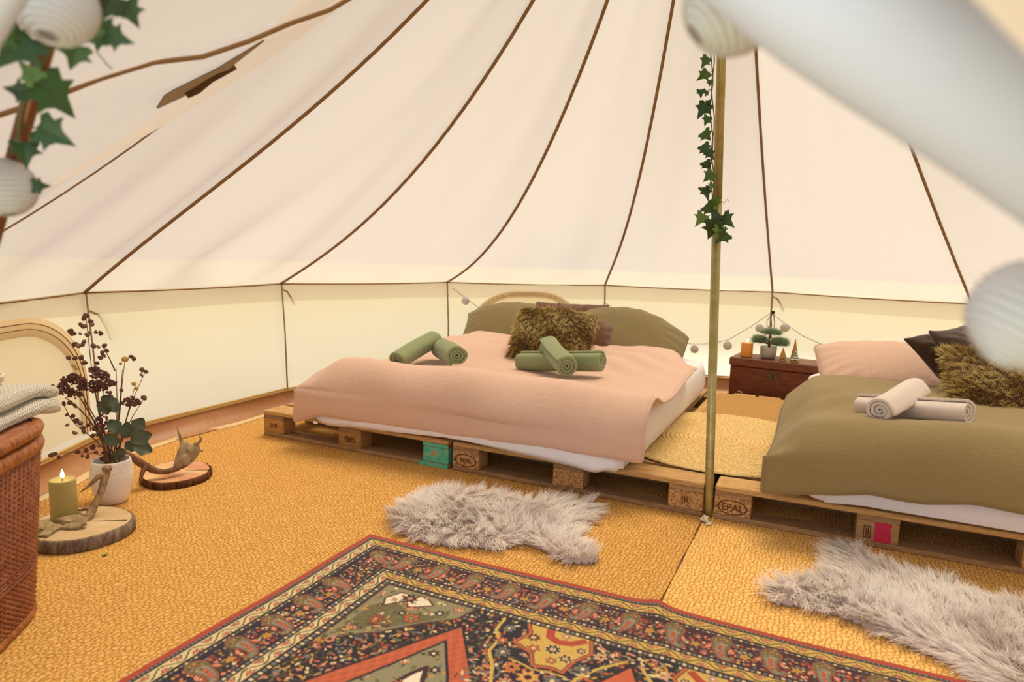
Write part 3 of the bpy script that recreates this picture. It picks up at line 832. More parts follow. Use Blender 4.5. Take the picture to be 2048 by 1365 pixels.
def pallet(loc, rz, label, marks=None, blockm=None, teal=False, group='euro pallets under the beds'):
    p = empty('pallet', loc, rz, label, 'pallet', group)
    for i, (y0, y1) in enumerate(YS_D):
        link('deck_board', pmesh('deck%d' % i, lambda b: b.box(0, 1.2, y0, y1, .122, .144, .004 if i not in (0, 4) else .004), M_DECK), p)
    for i, (x0, x1) in enumerate(XS_B):
        link('stringer_board', pmesh('str%d' % i, lambda b: b.box(x0, x1, .002, .798, .100, .1219, .002), M_RAIL), p)
    for i, (y0, y1) in enumerate(YS_B):
        link('bottom_board', pmesh('bot%d' % i, lambda b: b.box(0, 1.2, y0, y1, 0, .0219, .004), M_RAIL), p)
        for j, (x0, x1) in enumerate(XS_B):
            mt = (blockm or {}).get((i, j), M_CHIP)
            o = link('block', pmesh('blk%d%d' % (i, j), lambda b: b.box(x0, x1, y0 + .002, y1 - .002, .022, .0999, .003), mt), p)
            mk = (marks or {}).get(j) if i == 0 else None
            if mk:
                xm = (x0 + x1) / 2
                for txt, size, dx, dz in mk.get('t', []):
                    link('brand_mark', text_mesh(txt, size, M_BRAND), o, mw=Matrix.Translation((xm + dx, y0 + .0015, .060 + dz)) @ Matrix.Rotation(math.pi / 2, 4, 'X'))
                if 'oval' in mk:
                    b = MB(); oval(b, *mk['oval'])
                    link('brand_oval', b.mesh('oval', M_BRAND, False), o, mw=Matrix.Translation((xm, y0 + .0006, .060)))
                if 'box' in mk:
                    b = MB(); w_, h_, dx = mk['box']
                    for q in (b.box(-w_, w_, 0, .0015, h_ - .003, h_), b.box(-w_, w_, 0, .0015, -h_, -h_ + .003), b.box(-w_, -w_ + .003, 0, .0015, -h_, h_), b.box(w_ - .003, w_, 0, .0015, -h_, h_), b.box(-w_ * .35, -w_ * .1, 0, .0015, -h_ * .7, h_ * .7), b.box(w_ * .1, w_ * .4, 0, .0015, -h_ * .6, h_ * .7)): pass
                    link('stamp_box', b.mesh('stamp', M_BRAND, False), o, mw=Matrix.Translation((xm + dx, y0 + .0008, .058)))
            if teal and (i, j) == (0, 2):
                b = MB().box(1.055, 1.1995, -.0008, .0012, .1035, .1212); link('paint_patch', b.mesh('paint_patch', M_TEAL, False), o)
                b = MB().box(1.03, 1.1995, -.0008, .0012, .001, .0215); link('paint_patch', b.mesh('paint_patch', M_TEAL, False), o)
    return p
EP = lambda s=.040: {'t': [('EPAL', s, 0, -.002)], 'oval': (.060, .031)}
pallet((0, 0, 0), 0, 'pallet at the left end under the pink bed, with a teal painted corner block', blockm={(0, 0): M_PINEB, (0, 1): M_PINEB, (0, 2): M_TEAL}, teal=True,
       marks={0: {'t': [('EUR', .030, 0, .004)]}, 1: {'t': [('EUR', .028, 0, .010)], 'box': (.034, .010, 0)}})
pallet((1.224, .004, 0), 0, 'pallet under the right half of the pink bed, left of the tent pole', marks={0: EP(.028), 2: {'t': [('IR', .040, 0, 0)]}})
pallet((2.468, .012, 0), math.radians(1.1), 'pallet with a branded corner block, right of the pole under the olive bed', blockm={(0, 1): M_REDB},
       marks={0: EP(), 1: {'box': (.013, .024, -.034), 't': []}})
pallet((3.672, .036, 0), math.radians(1.1), 'pallet under the olive bed at the right edge of the picture')
pallet((.40, .812, 0), 0, 'rear pallet set lengthways under the head of the pink bed')
for x, lab in ((2.425, 'rear pallet set endways in front of the brown chest'),
               (3.24, 'rear pallet set endways under the pink pillow of the olive bed'), (4.05, 'rear pallet set endways under the right of the olive bed')):
    pallet((x, .86, 0), math.pi / 2, lab)
# ================================================================ cloth
def muslin(name, c1, c2, sheen=.2):
    t = NT(name)
    v = t.coord('Object', (3.5, 34, 34)); v2 = t.coord('Object', (55, 6, 6))
    a = t.noise(v, 8, 3, .5, .2); b = t.noise(v2, 5, 3); wv = t.noise(t.coord('Object'), 500, 2)
    h = t.math('ADD', t.math('MULTIPLY', a, .8), t.math('MULTIPLY', b, .35))
    c = t.mix(t.math('MULTIPLY', a, .7), lin(c1), lin(c2))
    nb = t.bump(h, .55, .0055); nb = t.bump(wv, .2, .0008, nb)
    return t.done(t.bsdf(c, .92, 0, nb, spec=.12, sheen=sheen))
M_PINK = muslin('dusty_pink_muslin', '#d8b7a3', '#cba792')
M_OLIVE = muslin('olive_muslin', '#94825a', '#84714b')
M_OLIVE2 = muslin('olive_pillow_muslin', '#8b7c57', '#7d6e4b')
M_SHEET = simple('white_sheet', '#e9e4e6', .9, col2='#dfdadf', vscale=8, bump=(5, .15, .02), sheen=.1)

def closed_sheet(P, thick, edge=.004, pw=6.0):
    """two skins round the mid surface P (a,b,3), fattest in the middle, meeting at the border"""
    P = np.asarray(P, float); a, b = P.shape[:2]
    du = np.gradient(P, axis=0); dv = np.gradient(P, axis=1); n = np.cross(du, dv); n /= np.linalg.norm(n, axis=2, keepdims=True) + 1e-12
    u = np.linspace(-1, 1, a)[:, None]; v = np.linspace(-1, 1, b)[None]
    t = edge + thick * ((1 - np.abs(u) ** pw) * (1 - np.abs(v) ** pw)) ** .5
    A, B = P + n * t[:, :, None], P - n * t[:, :, None] * .5
    idx = np.arange(a * b).reshape(a, b)
    f1 = np.stack([idx[:-1, :-1], idx[1:, :-1], idx[1:, 1:], idx[:-1, 1:]], -1).reshape(-1, 4)
    f2 = f1[:, ::-1] + a * b
    rim = np.r_[idx[:, 0], idx[-1, 1:], idx[::-1, -1][1:], idx[0, ::-1][1:-1]]; r2 = np.roll(rim, -1)
    f3 = np.stack([r2, rim, rim + a * b, r2 + a * b], -1)
    return np.vstack([A.reshape(-1, 3), B.reshape(-1, 3)]), np.vstack([f1, f2, f3]), rim
def put_mesh(name, V, F, mat, loc, colors=None, parent=None, smooth=True):
    loc = np.array(loc, float)
    off = np.array(parent_loc(parent)) if parent is not None else loc
    o = link(name, fast_mesh(name, np.asarray(V) - off, F, mat, smooth, colors), parent)
    if parent is None: o.location = loc
    return o

# ---------------------------------------------------------------- mattresses
def smooth01(x): x = np.clip(x, 0, 1); return x * x * (3 - 2 * x)
def mattress(x0, x1, y0, y1, z0, z1, label, sag=0):
    nx, ny = 40, 40; pw = 14.0
    th = np.linspace(0, 2 * math.pi, 121)[:-1]
    rows = []
    cx, cy, hx, hy = (x0 + x1) / 2, (y0 + y1) / 2, (x1 - x0) / 2, (y1 - y0) / 2
    sup = lambda c, p: np.sign(c) * np.abs(c) ** (2 / p)
    prof = [(.90, z0), (.975, z0 + .004), (.992, z0 + .03), (1.0, z0 + .08), (1.0, z0 + .15), (.994, z1 - .045), (.982, z1 - .015), (.955, z1), (.7, z1 + .004), (.35, z1 + .004), (.02, z1 + .004)]
    for r, z in prof:
        w = .006 * np.sin(th * 11) * (z < z0 + .05) if z > z0 else 0
        wob = 1 + .004 * np.sin(th * 17 + z * 30)
        yy = cy + hy * r * sup(np.sin(th), pw) * wob
        fl_ = max(0., 1 - max(0, z - z0 - .03) / .10); fl_ = fl_ * fl_ * (3 - 2 * fl_)      # the foot end bulges out low down
        yy = yy - .098 * fl_ * smooth01((cy - yy) / hy * 3 - 1.8) * (.75 + .25 * np.sin((cx + hx * sup(np.cos(th), pw)) * 3.1 + 1.2))
        rows.append(np.stack([cx + hx * r * sup(np.cos(th), pw) * wob, yy, np.full_like(th, z) + w - .024 * fl_ * (yy < -.012)], 1))
    R_ = np.array(rows); R_ = np.concatenate([R_, R_[:, :1]], 1)
    b = MB().grid(R_)
    o = b.build('mattress', M_SHEET, loc=(cx, cy, z0))
    return prop(o, label, 'mattress', 'sheeted mattresses')
mattress(.33, 2.125, .015, 1.93, .157, .378, 'white sheeted mattress under the pink duvet')
mattress(2.735, 4.30, .030, 1.88, .157, .378, 'white sheeted mattress under the olive duvet')

# ---------------------------------------------------------------- duvets
def duvet(name, x0, x1, yh0, yc, r, ztop, hem, zfun, xfun, thick, mat, label, hpx, pipe=.0075, nu=110, nv=120, dropy=None):
    U_ = np.linspace(0, 1, nu)
    yhf = yh0 if callable(yh0) else (lambda X: yh0)
    Larc = r * math.pi / 2
    hzs = np.array([hem(x0 + (x1 - x0) * u) for u in U_])
    for it in range(5):
        Q = np.zeros((nu, nv, 3))
        for i, u in enumerate(U_):
            X = x0 + (x1 - x0) * u; yh = yhf(X); Ltop = yh - yc
            Ld = max(.01, ztop - r - hzs[i])
            S = np.concatenate([np.linspace(0, Ltop, nv - 60), Ltop + np.linspace(0, Larc, 21)[1:], Ltop + Larc + np.linspace(0, Ld, 41)[1:]])
            y = np.where(S < Ltop, yh - S, 0.); z = np.full(nv, ztop)
            a = np.clip((S - Ltop) / r, 0, math.pi / 2); m_ = S >= Ltop
            y[m_] = yc - r * np.sin(a[m_]); z[m_] = ztop - r * (1 - np.cos(a[m_]))
            d = S > Ltop + Larc; z[d] = ztop - r - (S[d] - Ltop - Larc)
            Q[i, :, 0] = X; Q[i, :, 1] = y; Q[i, :, 2] = z
        top = smooth01((Q[:, :, 2] - (ztop - r)) / r)
        Q[:, :, 2] += zfun(Q[:, :, 0], Q[:, :, 1]) * top
        dn = 1 - top
        if dropy: Q[:, :, 1] += dropy(Q[:, :, 0], Q[:, :, 2]) * dn
        Q[:, :, 0], Q[:, :, 2] = xfun(U_[:, None] + 0 * Q[:, :, 0], Q, dn)
        # let the hem hang exactly as far down as it does in the photograph
        d = Q[:, -1] - CAM_O; dep = d @ CAM_F; px = 1024 + FPX * (d @ CAM_R) / dep; py = 682.5 - FPX * (d @ CAM_U) / dep
        want = np.interp(px, [p[0] for p in hpx], [p[1] - 3 for p in hpx])
        ok = px < 2300
        hzs = np.where(ok, hzs + np.clip((py - want) * dep / FPX, -.08, .08), hzs)
    loc = np.array([(x0 + x1) / 2, (yhf(x0) + yc) / 2, ztop - .02])
    V, F, rim = closed_sheet(Q, thick)
    o = put_mesh(name, V, F, mat, loc)
    prop(o, label, 'duvet')
    ring = V[rim]; ring = np.vstack([ring[::2], ring[:1]])
    MB().tube(ring, pipe, 8, cap=False).build('piping', mat, o)
    return o, Q
def gz(x, c, w): return np.exp(-((x - c) / w) ** 2)
hem_px = [(590, 846), (640, 833), (700, 843), (760, 853), (830, 862), (870, 869), (905, 881), (960, 880), (1040, 890), (1130, 905), (1200, 915), (1260, 926), (1300, 927)]
hx_ = [PY(x, y - 4, -.085) for x, y in hem_px]
hemP = lambda X: float(np.interp(X, [p[0] for p in hx_], [p[2] for p in hx_]))
def zP(X, Y):
    z = .022 * gz(Y, .12, .11) - .044 * smooth01((Y - .16) / .16) * (1 - smooth01((Y - .72) / .35)) * (.55 + .45 * gz(X, 1.3, .6))
    z = z + .038 * gz(Y, 1.42, .30) * gz(X, 1.80, .30) + .028 * gz(Y, 1.62, .25) * gz(X, .52, .35)
    z = z + .012 * np.sin(X * 5 + 1) * np.sin(Y * 4.2) + .007 * np.sin(X * 11 + Y * 6) * np.sin(Y * 7 + 1)
    # creases radiating from the front right corner and across the back
    z = z + .009 * np.sin((X * .8 + Y) * 30) * gz(Y, 1.15, .38) * gz(X, 1.75, .4) + .010 * np.sin(X * 7.5 + Y * 3) * gz(Y, .95, .5) + .008 * np.sin(X * 9 - Y * 9 + 2) * gz(Y, 1.1, .6)
    z = z + .008 * np.sin((Y * .9 - X * .25) * 34) * gz(Y, 1.35, .35) * gz(X, .7, .5)
    return z - .02 * smooth01((.5 - X) / .25)
def xP(u, Q, dn):
    X, Z = Q[:, :, 0].copy(), Q[:, :, 2].copy()
    X -= .035 * smooth01((.08 - u) / .08) * dn * 1.0
    Z -= .055 * smooth01((.10 - u) / .10) * (1 - dn)
    X += .004 * np.sin(Z * 30) * dn
    return X, Z
pdv, _ = duvet('duvet', .315, 2.168, (lambda X: 1.80 - .66 * float(smooth01((X - 1.70) / .47)) ** 1.3), .115, .150, .438, hemP, zP, xP, .040, M_PINK, 'dusty pink muslin duvet spread over the left bed', hem_px,
      dropy=lambda X, Z: -.012 * np.sin(X * 4.4) - .006 * np.sin(X * 13 + 1) - .016 * (Z < .3) * np.sin(X * 3 + .5))
b = MB().box(.42, .448, -.072, -.066, .140, .154, .002); b.build('care_tag', simple('white_tag', '#f2efe9', .8), pdv, False)
hem_px2 = [(1530, 988), (1600, 990), (1680, 992), (1740, 990), (1800, 1003), (1850, 1010), (1950, 1010), (2048, 1030)]
hx2 = [PY(x, y - 5, -.10) for x, y in hem_px2]
hemO = lambda X: float(np.interp(X, [p[0] for p in hx2], [p[2] for p in hx2]))
def zO(X, Y):
    z = -.045 * smooth01((3.05 - X) / .35) * (1 - .75 * smooth01((Y - .35) / .5)) + .018 * gz(Y, .14, .15) * smooth01((X - 3.0) / .4)
    z = z + .012 * gz(Y, .08, .10) - .050 * gz(Y, .44, .2) * gz(X, 2.98, .26) - .015 * gz(Y, .4, .2) * gz(X, 3.4, .3) + .012 * gz(X, 2.9, .12) * gz(Y, .8, .5)
    z = z + .010 * np.sin(X * 6 + 2) * np.sin(Y * 5) + .006 * np.sin(X * 10 - Y * 8)
    z = z + .005 * np.sin((X * .7 - Y * .8) * 38) * gz(Y, .55, .25) * gz(X, 2.85, .2)
    return z
def xO(u, Q, dn):
    X, Z = Q[:, :, 0].copy(), Q[:, :, 2].copy()
    e = np.clip((.085 - u) / .085, 0, 1)
    Z -= (.125 * e ** 1.8 + .004 * np.sin(Q[:, :, 1] * 14) * e) * (1 - dn)
    X += .030 * e * (1 - dn) * (1 - e) * 4 * .5
    return X, Z
odv, _ = duvet('duvet', 2.655, 4.36, 1.24, .085, .150, .455, hemO, zO, xO, .038, M_OLIVE, 'olive green muslin duvet folded over the right bed', hem_px2,
      dropy=lambda X, Z: -.010 * np.sin(X * 5.5) - .006 * np.sin(X * 15 + 1))

# ---------------------------------------------------------------- pillows and cushions
def pillow_arrays(w, h, t, n=34, seed=0, pinch=.05, lump=.012, pw=.42):
    r = np.random.default_rng(seed)
    u = np.linspace(-1, 1, n); U_, V_ = np.meshgrid(u, u, indexing='ij')
    # keep points denser near the border
    U_ = np.sin(U_ * math.pi / 2 * .98) / math.sin(math.pi / 2 * .98); V_ = np.sin(V_ * math.pi / 2 * .98) / math.sin(math.pi / 2 * .98)
    x = U_ * w / 2 * (1 - pinch * (1 - V_ ** 2) * np.abs(U_) ** 3); y = V_ * h / 2 * (1 - pinch * (1 - U_ ** 2) * np.abs(V_) ** 3)
    prof = ((1 - U_ ** 2).clip(0) * (1 - V_ ** 2).clip(0)) ** pw
    lz = sum(r.uniform(-1, 1) * np.sin(U_ * r.uniform(1, 4) + V_ * r.uniform(-4, 4) + r.uniform(0, 6)) for _ in range(6)) * lump
    wr = .006 * np.sin(np.arctan2(V_, U_) * 18) * (np.hypot(U_, V_) > .7) * prof
    zt = t / 2 * prof * (1 + .0 * lz) + lz * prof + wr; zb = -t / 2 * prof * .8 + lz * prof * .3
    A = np.stack([x, y, zt], -1); B = np.stack([x, y, zb], -1)
    idx = np.arange(n * n).reshape(n, n)
    f1 = np.stack([idx[:-1, :-1], idx[1:, :-1], idx[1:, 1:], idx[:-1, 1:]], -1).reshape(-1, 4)
    rim = np.r_[idx[:, 0], idx[-1, 1:], idx[::-1, -1][1:], idx[0, ::-1][1:-1]]
    remap = np.arange(n * n) + n * n; remap[rim] = rim
    V = np.vstack([A.reshape(-1, 3), B.reshape(-1, 3)])
    return V, np.vstack([f1, remap[f1[:, ::-1]]]), rim
def pose(loc, rx=0, ry=0, rz=0, spin=0):
    return Matrix.Translation(tuple(map(float, loc))) @ Matrix.Rotation(rz, 4, 'Z') @ Matrix.Rotation(ry, 4, 'Y') @ Matrix.Rotation(rx, 4, 'X') @ Matrix.Rotation(spin, 4, 'Z')
D_ = math.radians
def pillow(name, w, h, t, P, mat, label, cat, group=None, seed=0, pipe=.004, squash=None, **kw):
    V, F, rim = pillow_arrays(w, h, t, seed=seed, **kw)
    if squash: V = squash(V)
    o = link(name, fast_mesh(name, V, F, mat)); o.matrix_world = P
    prop(o, label, cat, group)
    if pipe:
        ring = np.vstack([V[rim][::2], V[rim][:1]])
        link('piping', MB().tube(ring, pipe, 6, cap=False).mesh('piping', mat), o)
    return o
def droop(k):
    def f(V): V = V.copy(); V[:, 1] -= k * np.clip(np.abs(V[:, 0]) / .35, 0, 1.2) ** 2; return V
    return f
# olive pillows lie at the head, propped on the mattress
pillow('pillow', .74, .46, .20, pose((.66, 1.84, .520), D_(38), D_(-4), D_(10)), M_OLIVE2, 'olive green pillow at the left of the pink bed head', 'pillow', 'olive pillows', 3, squash=droop(.09), lump=.008)
pillow('pillow', .76, .48, .22, pose((1.60, 1.74, .500), D_(36), D_(10), D_(6)), M_OLIVE2, 'olive green pillow at the right of the pink bed head', 'pillow', 'olive pillows', 8, squash=droop(.08), lump=.014, pw=.30, pinch=0)
pillow('pillow', .72, .45, .19, pose(PY(1776, 738, 1.50), D_(27), D_(-2), D_(10)), M_PINK, 'dusty pink pillow at the head of the olive bed', 'pillow', None, 5, squash=droop(.03), lump=.008, pw=.36, pinch=.0)
# plush and shaggy cushions
def plush(name, c1, c2):
    t = NT(name); v = t.coord('Object'); g = t.noise(v, 26, 5, .6); f_ = t.noise(v, 240, 3)
    c = t.mix(g, lin(c1), lin(c2)); return t.done(t.bsdf(c, .95, 0, t.bump(t.math('ADD', g, t.math('MULTIPLY', f_, .4)), .7, .012), spec=.1, sheen=.6))
M_PLUSH = plush('brown_plush', '#5a3b2b', '#7d5946'); M_PLUSHD = plush('dark_brown_plush', '#2e1c10', '#4d3320')
def attr_mat(name, rough=.8, sheen=0, spec=.15):
    t = NT(name); a = t.n('ShaderNodeAttribute'); a.attribute_name = 'Col'
    return t.done(t.bsdf(a.outputs['Color'], rough, 0, None, spec, sheen))
t = NT('long_fur'); _a = t.n('ShaderNodeAttribute'); _a.attribute_name = 'Col'
_d = t.n('ShaderNodeBsdfDiffuse'); _t = t.n('ShaderNodeBsdfTranslucent'); t.l(_a.outputs['Color'], _d.inputs[0]); t.l(_a.outputs['Color'], _t.inputs[0])
_m = t.n('ShaderNodeMixShader'); _m.inputs[0].default_value = .40; t.l(_d.outputs[0], _m.inputs[1]); t.l(_t.outputs[0], _m.inputs[2])
M_FUR = t.done(_m)

def strands(P, N, L, comb, rng, lift=.6, width=.0022, nseg=3, droop_=.3, clump=None, cl=.5, wig=.15, rootc=None, tipc=None, cvar=.15, tipstart=.25):
    """ribbon hairs from roots P with normals N; returns V, F, colours"""
    n = len(P); L = np.broadcast_to(L, (n,)).copy() * rng.uniform(.65, 1.2, n)
    d = N * lift + comb; d += rng.normal(0, wig, (n, 3)); d /= np.linalg.norm(d, axis=1, keepdims=True)
    if clump is not None:
        ci = clump['idx']; tip = P + d * L[:, None]; ct = clump['tip'][ci]
        tip = tip * (1 - cl) + ct * cl; v = tip - P; ln = np.linalg.norm(v, axis=1, keepdims=True); d = v / (ln + 1e-9)
    side = np.cross(d, N + rng.normal(0, .28, (n, 3))); side /= np.linalg.norm(side, axis=1, keepdims=True) + 1e-9
    bend = rng.normal(0, .12, (n, 3)) + np.array([0, 0, -droop_])
    V = np.zeros((n, nseg + 1, 2, 3)); C = np.zeros((n, nseg + 1, 2, 3))
    base = rootc + (tipc - rootc) * 0
    vr = 1 + rng.normal(0, cvar, (n, 1))
    for k in range(nseg + 1):
        t_ = k / nseg
        q = P + d * (L * t_)[:, None] + bend * (L * t_ ** 2)[:, None]
        w = width * (1 - .8 * t_)
        V[:, k, 0] = q - side * w / 2; V[:, k, 1] = q + side * w / 2
        f = np.clip((t_ - tipstart) / (1 - tipstart), 0, 1)
        rc = rootc if rootc.ndim == 2 else rootc[None]; tc_ = tipc if tipc.ndim == 2 else tipc[None]
        c = (rc * (1 - f) + tc_ * f) * vr
        C[:, k, 0] = c; C[:, k, 1] = c
    i = np.arange(n)[:, None] * (nseg + 1) * 2 + np.arange(nseg)[None] * 2
    F = np.stack([i, i + 1, i + 3, i + 2], -1).reshape(-1, 4)
    return V.reshape(-1, 3), F, np.clip(C.reshape(-1, 3), 0, 1)
def sample_surface(V, F, n, rng, keep=None):
    A, B, C, D = (V[F[:, k]] for k in range(4))
    ar = np.linalg.norm(np.cross(C - A, D - B), axis=1) / 2
    if keep is not None: ar = ar * keep
    fi = rng.choice(len(F), n, p=ar / ar.sum()); a, b = rng.random((n, 1)), rng.random((n, 1))
    P = (A[fi] * (1 - a) + B[fi] * a) * (1 - b) + (D[fi] * (1 - a) + C[fi] * a) * b
    nr = np.cross(C[fi] - A[fi], D[fi] - B[fi]); nr /= np.linalg.norm(nr, axis=1, keepdims=True) + 1e-12
    return P, nr
def nearest(P, Cn):
    out = np.zeros(len(P), int)
    for s in range(0, len(P), 2000):
        out[s:s+2000] = np.argmin(((P[s:s+2000, None] - Cn[None]) ** 2).sum(2), 1)
    return out
def shaggy(w, h, t, P, label, seed, n=12000, L=.040, comb=(0, -.6, 0)):
    V, F, rim = pillow_arrays(w, h, t, seed=seed, pinch=.04, lump=.004)
    o = link('cushion', fast_mesh('cushion', V, F, M_PLUSH)); o.matrix_world = P
    prop(o, label, 'cushion', 'shaggy cushions')
    rng = np.random.default_rng(seed)
    nf = len(F) // 2
    Pt, N = sample_surface(V, F[:nf], n, rng)
    Rm = np.array(P.to_3x3()); dn = Rm.T @ np.array([0, 0, -1.0])
    Cn = Pt[rng.choice(n, 420, replace=False)]; ci = nearest(Pt, Cn)
    cm = np.array(comb)[None] * np.ones((n, 1)) + dn[None] * .25
    cn = N[[np.flatnonzero(ci == k)[0] for k in range(420)]]
    cd = cn * .55 + np.array(comb) + rng.normal(0, .22, (420, 3)); cd /= np.linalg.norm(cd, axis=1, keepdims=True)
    patch = (np.sin(Pt[:, 0] * 17 + 1) * np.sin(Pt[:, 1] * 21 + Pt[:, 0] * 9) + rng.normal(0, .35, n))[:, None]
    root = np.array(lin('#94783f')) * np.ones((n, 1)); tip = np.where(patch > .1, np.array(lin('#f2e2a6')), np.where(patch > -.55, np.array(lin('#d2b76e')), np.array(lin('#7d6436'))))
    HV, HF, HC = strands(Pt, N, L, cm, rng, .55, .0028, 3, .0, dict(idx=ci, tip=Cn + cd * L * 1.05), .55, .18, root, tip, .18, -.2)
    me = fast_mesh('fur', HV, HF, M_FUR, True, HC); f = link('fur', me, o); f['kind'] = 'stuff'; f['label'] = 'long olive gold shaggy fur'
    return o
pillow('cushion', .52, .42, .16, pose((1.17, 1.74, .535), D_(54), D_(0), D_(16)), M_PLUSH, 'brown plush cushion between the two olive pillows', 'cushion', 'brown plush cushions', 12, pipe=.005)
pillow('cushion', .44, .42, .14, pose((1.34, 1.46, .505), D_(48), D_(20), D_(20)), M_PLUSH, 'brown plush cushion tilted behind the shaggy cushion on the pink bed', 'cushion', 'brown plush cushions', 14, pipe=.005)
shaggy(.50, .43, .20, pose(PY(1106, 674, 1.15), D_(40), D_(4), D_(14)), 'shaggy olive gold fur cushion on the pink bed', 21)
pillow('cushion', .44, .42, .16, pose(PY(1936, 722, 1.28), D_(40), D_(0), D_(24), D_(17)), M_PLUSHD, 'dark brown plush cushion leaning on the pink pillow', 'cushion', 'dark plush cushions', 16, pipe=.005)
pillow('cushion', .46, .42, .16, pose(PY(1988, 728, 1.13), D_(40), D_(0), D_(20), D_(2)), M_PLUSHD, 'dark brown plush cushion just behind the shaggy cushion of the olive bed', 'cushion', 'dark plush cushions', 17, pipe=.005)
shaggy(.56, .46, .19, pose(PY(2026, 788, .92), D_(34), D_(0), D_(18), D_(-14)), 'shaggy olive gold fur cushion on the olive bed', 22, comb=(-.5, -.25, 0))

# ---------------------------------------------------------------- rolled towels
def terry(name, c1, c2):
    t = NT(name); v = t.coord('Object'); g = t.noise(v, 22, 4); f_ = t.voro(v, 330)
    return t.done(t.bsdf(t.mix(g, lin(c1), lin(c2)), .97, 0, t.bump(t.math('ADD', t.math('MULTIPLY', f_, .6), t.math('MULTIPLY', g, .7)), .7, .006), spec=.08, sheen=.35))
M_GTOWEL = terry('green_terry', '#9ba57a', '#8a9568'); M_WTOWEL = terry('white_terry', '#eee0d6', '#e2d2c6')
def towel(a, b, r, mat, label, group, turns=3.2, seed=0, sq=.93, flap=0):
    """towel rolled round the axis a-b"""
    a, b = Vector(tuple(map(float, a))), Vector(tuple(map(float, b))); ax = (b - a); L = ax.length
    rng = random.Random(seed)
    n = 150; th = np.linspace(0, 2 * math.pi * turns, n)
    pitch = r / (turns + .35)
    ro = r - pitch * (turns - th / (2 * math.pi)) * .98          # outer face of the spiral
    ri = ro - pitch * .80
    wob = 1 + .03 * np.sin(th * 3 + seed) + .02 * np.sin(th * 5 + 2)
    start = -math.pi * .35 + seed
    ox, oy = ro * wob * np.cos(th + start), ro * wob * np.sin(th + start) * sq
    ix, iy = np.maximum(ri, .001) * wob * np.cos(th + start), np.maximum(ri, .001) * wob * np.sin(th + start) * sq
    loop = np.vstack([np.stack([ox, oy], 1), np.stack([ix, iy], 1)[::-1]]); m_ = len(loop)
    ts = [0, .006, .02, .05, .12, .25, .4, .5, .6, .75, .88, .95, .98, .994, 1]
    V = []
    for k, t_ in enumerate(ts):
        e = min(t_, 1 - t_)
        sc = 1 - .07 * max(0, 1 - e / .03) ** 2 + .012 * math.sin(t_ * 7 + seed)
        sh = .004 * math.sin(t_ * 5 + seed)
        for x, y in loop: V.append((x * sc + sh, y * sc, t_ * L + .012 * (1 - (math.hypot(x, y) / r)) * (1 if t_ < .5 else -1) * (e < .01)))
    F = []
    for k in range(len(ts) - 1):
        for i in range(m_):
            j = (i + 1) % m_; F.append([k*m_+i, k*m_+j, (k+1)*m_+j, (k+1)*m_+i])
    for k, rev in ((0, True), (len(ts) - 1, False)):
        for i in range(n - 1):
            q = [k*m_+i, k*m_+i+1, k*m_+m_-2-i, k*m_+m_-1-i]; F.append(q[::-1] if rev else q)
    o = link('rolled_towel', fast_mesh('rolled_towel', np.array(V), F, mat))
    o.matrix_world = Matrix.Translation(a) @ ax.to_track_quat('Z', 'Y').to_matrix().to_4x4()
    return prop(o, label, 'towel', group)
G = 'rolled green towels'
towel(PY(1037, 723, .60), PY(1205, 723, .57), .064, M_GTOWEL, 'rolled green towel lying crosswise in front of the shaggy cushion', G, seed=1)
towel(PY(1096, 692, .73), PY(1132, 735, .36), .066, M_GTOWEL, 'rolled green towel resting on top of the crosswise green one', G, seed=2.4)
_e = PY(915, 713, .29); towel(_e + np.array([-.30, .33, -.012]), _e, .067, M_GTOWEL, 'rolled green towel with its spiral end facing us, left pair on the pink bed', G, seed=4)
towel(PY(790, 722, .22), PY(868, 677, .58), .062, M_GTOWEL, 'rolled green towel leaning up to the right over its neighbour, left pair', G, seed=5.2)
G = 'rolled white towels'
towel(PY(1716, 811, .43), PY(1940, 826, .20), .055, M_WTOWEL, 'rolled white towel lying flat on the olive duvet', G, seed=1.5)
towel(PY(1757, 823, .13), PY(1833, 780, .46), .060, M_WTOWEL, 'rolled white towel propped across the flat white one', G, seed=3.1)
# ================================================================ rugs, pole, chest between the beds
M_JUTE_W = simple('jute_weave', '#c99a58', .95, col2='#b38347', vscale=120, bump=(220, .8, .004))
t = NT('jute_weave2'); v = t.coord('Object'); a = t.wave(v, 42, 1.2, 2, 3, direction='X'); b_ = t.wave(v, 60, 1.2, 2, 3, direction='Y'); nz = t.noise(v, 220, 3)
h = t.math('ADD', t.math('MULTIPLY', a, b_), t.math('MULTIPLY', nz, .5))
M_JUTE_W = t.done(t.bsdf(t.ramp(h, [(.15, lin('#a97c42')), (.55, lin('#cd9f5d')), (1.0, lin('#dbb47a'))]), .95, 0, t.bump(h, .8, .004), spec=.1))
b = MB().box(2.185, 2.655, 1.02, 1.965, .1441, .1511, .003)
o = b.build('jute_rug', M_JUTE_W, loc=(2.42, 1.53, .1441), smooth=False); prop(o, 'plain tan jute rug between the beds under the round one', 'rug')
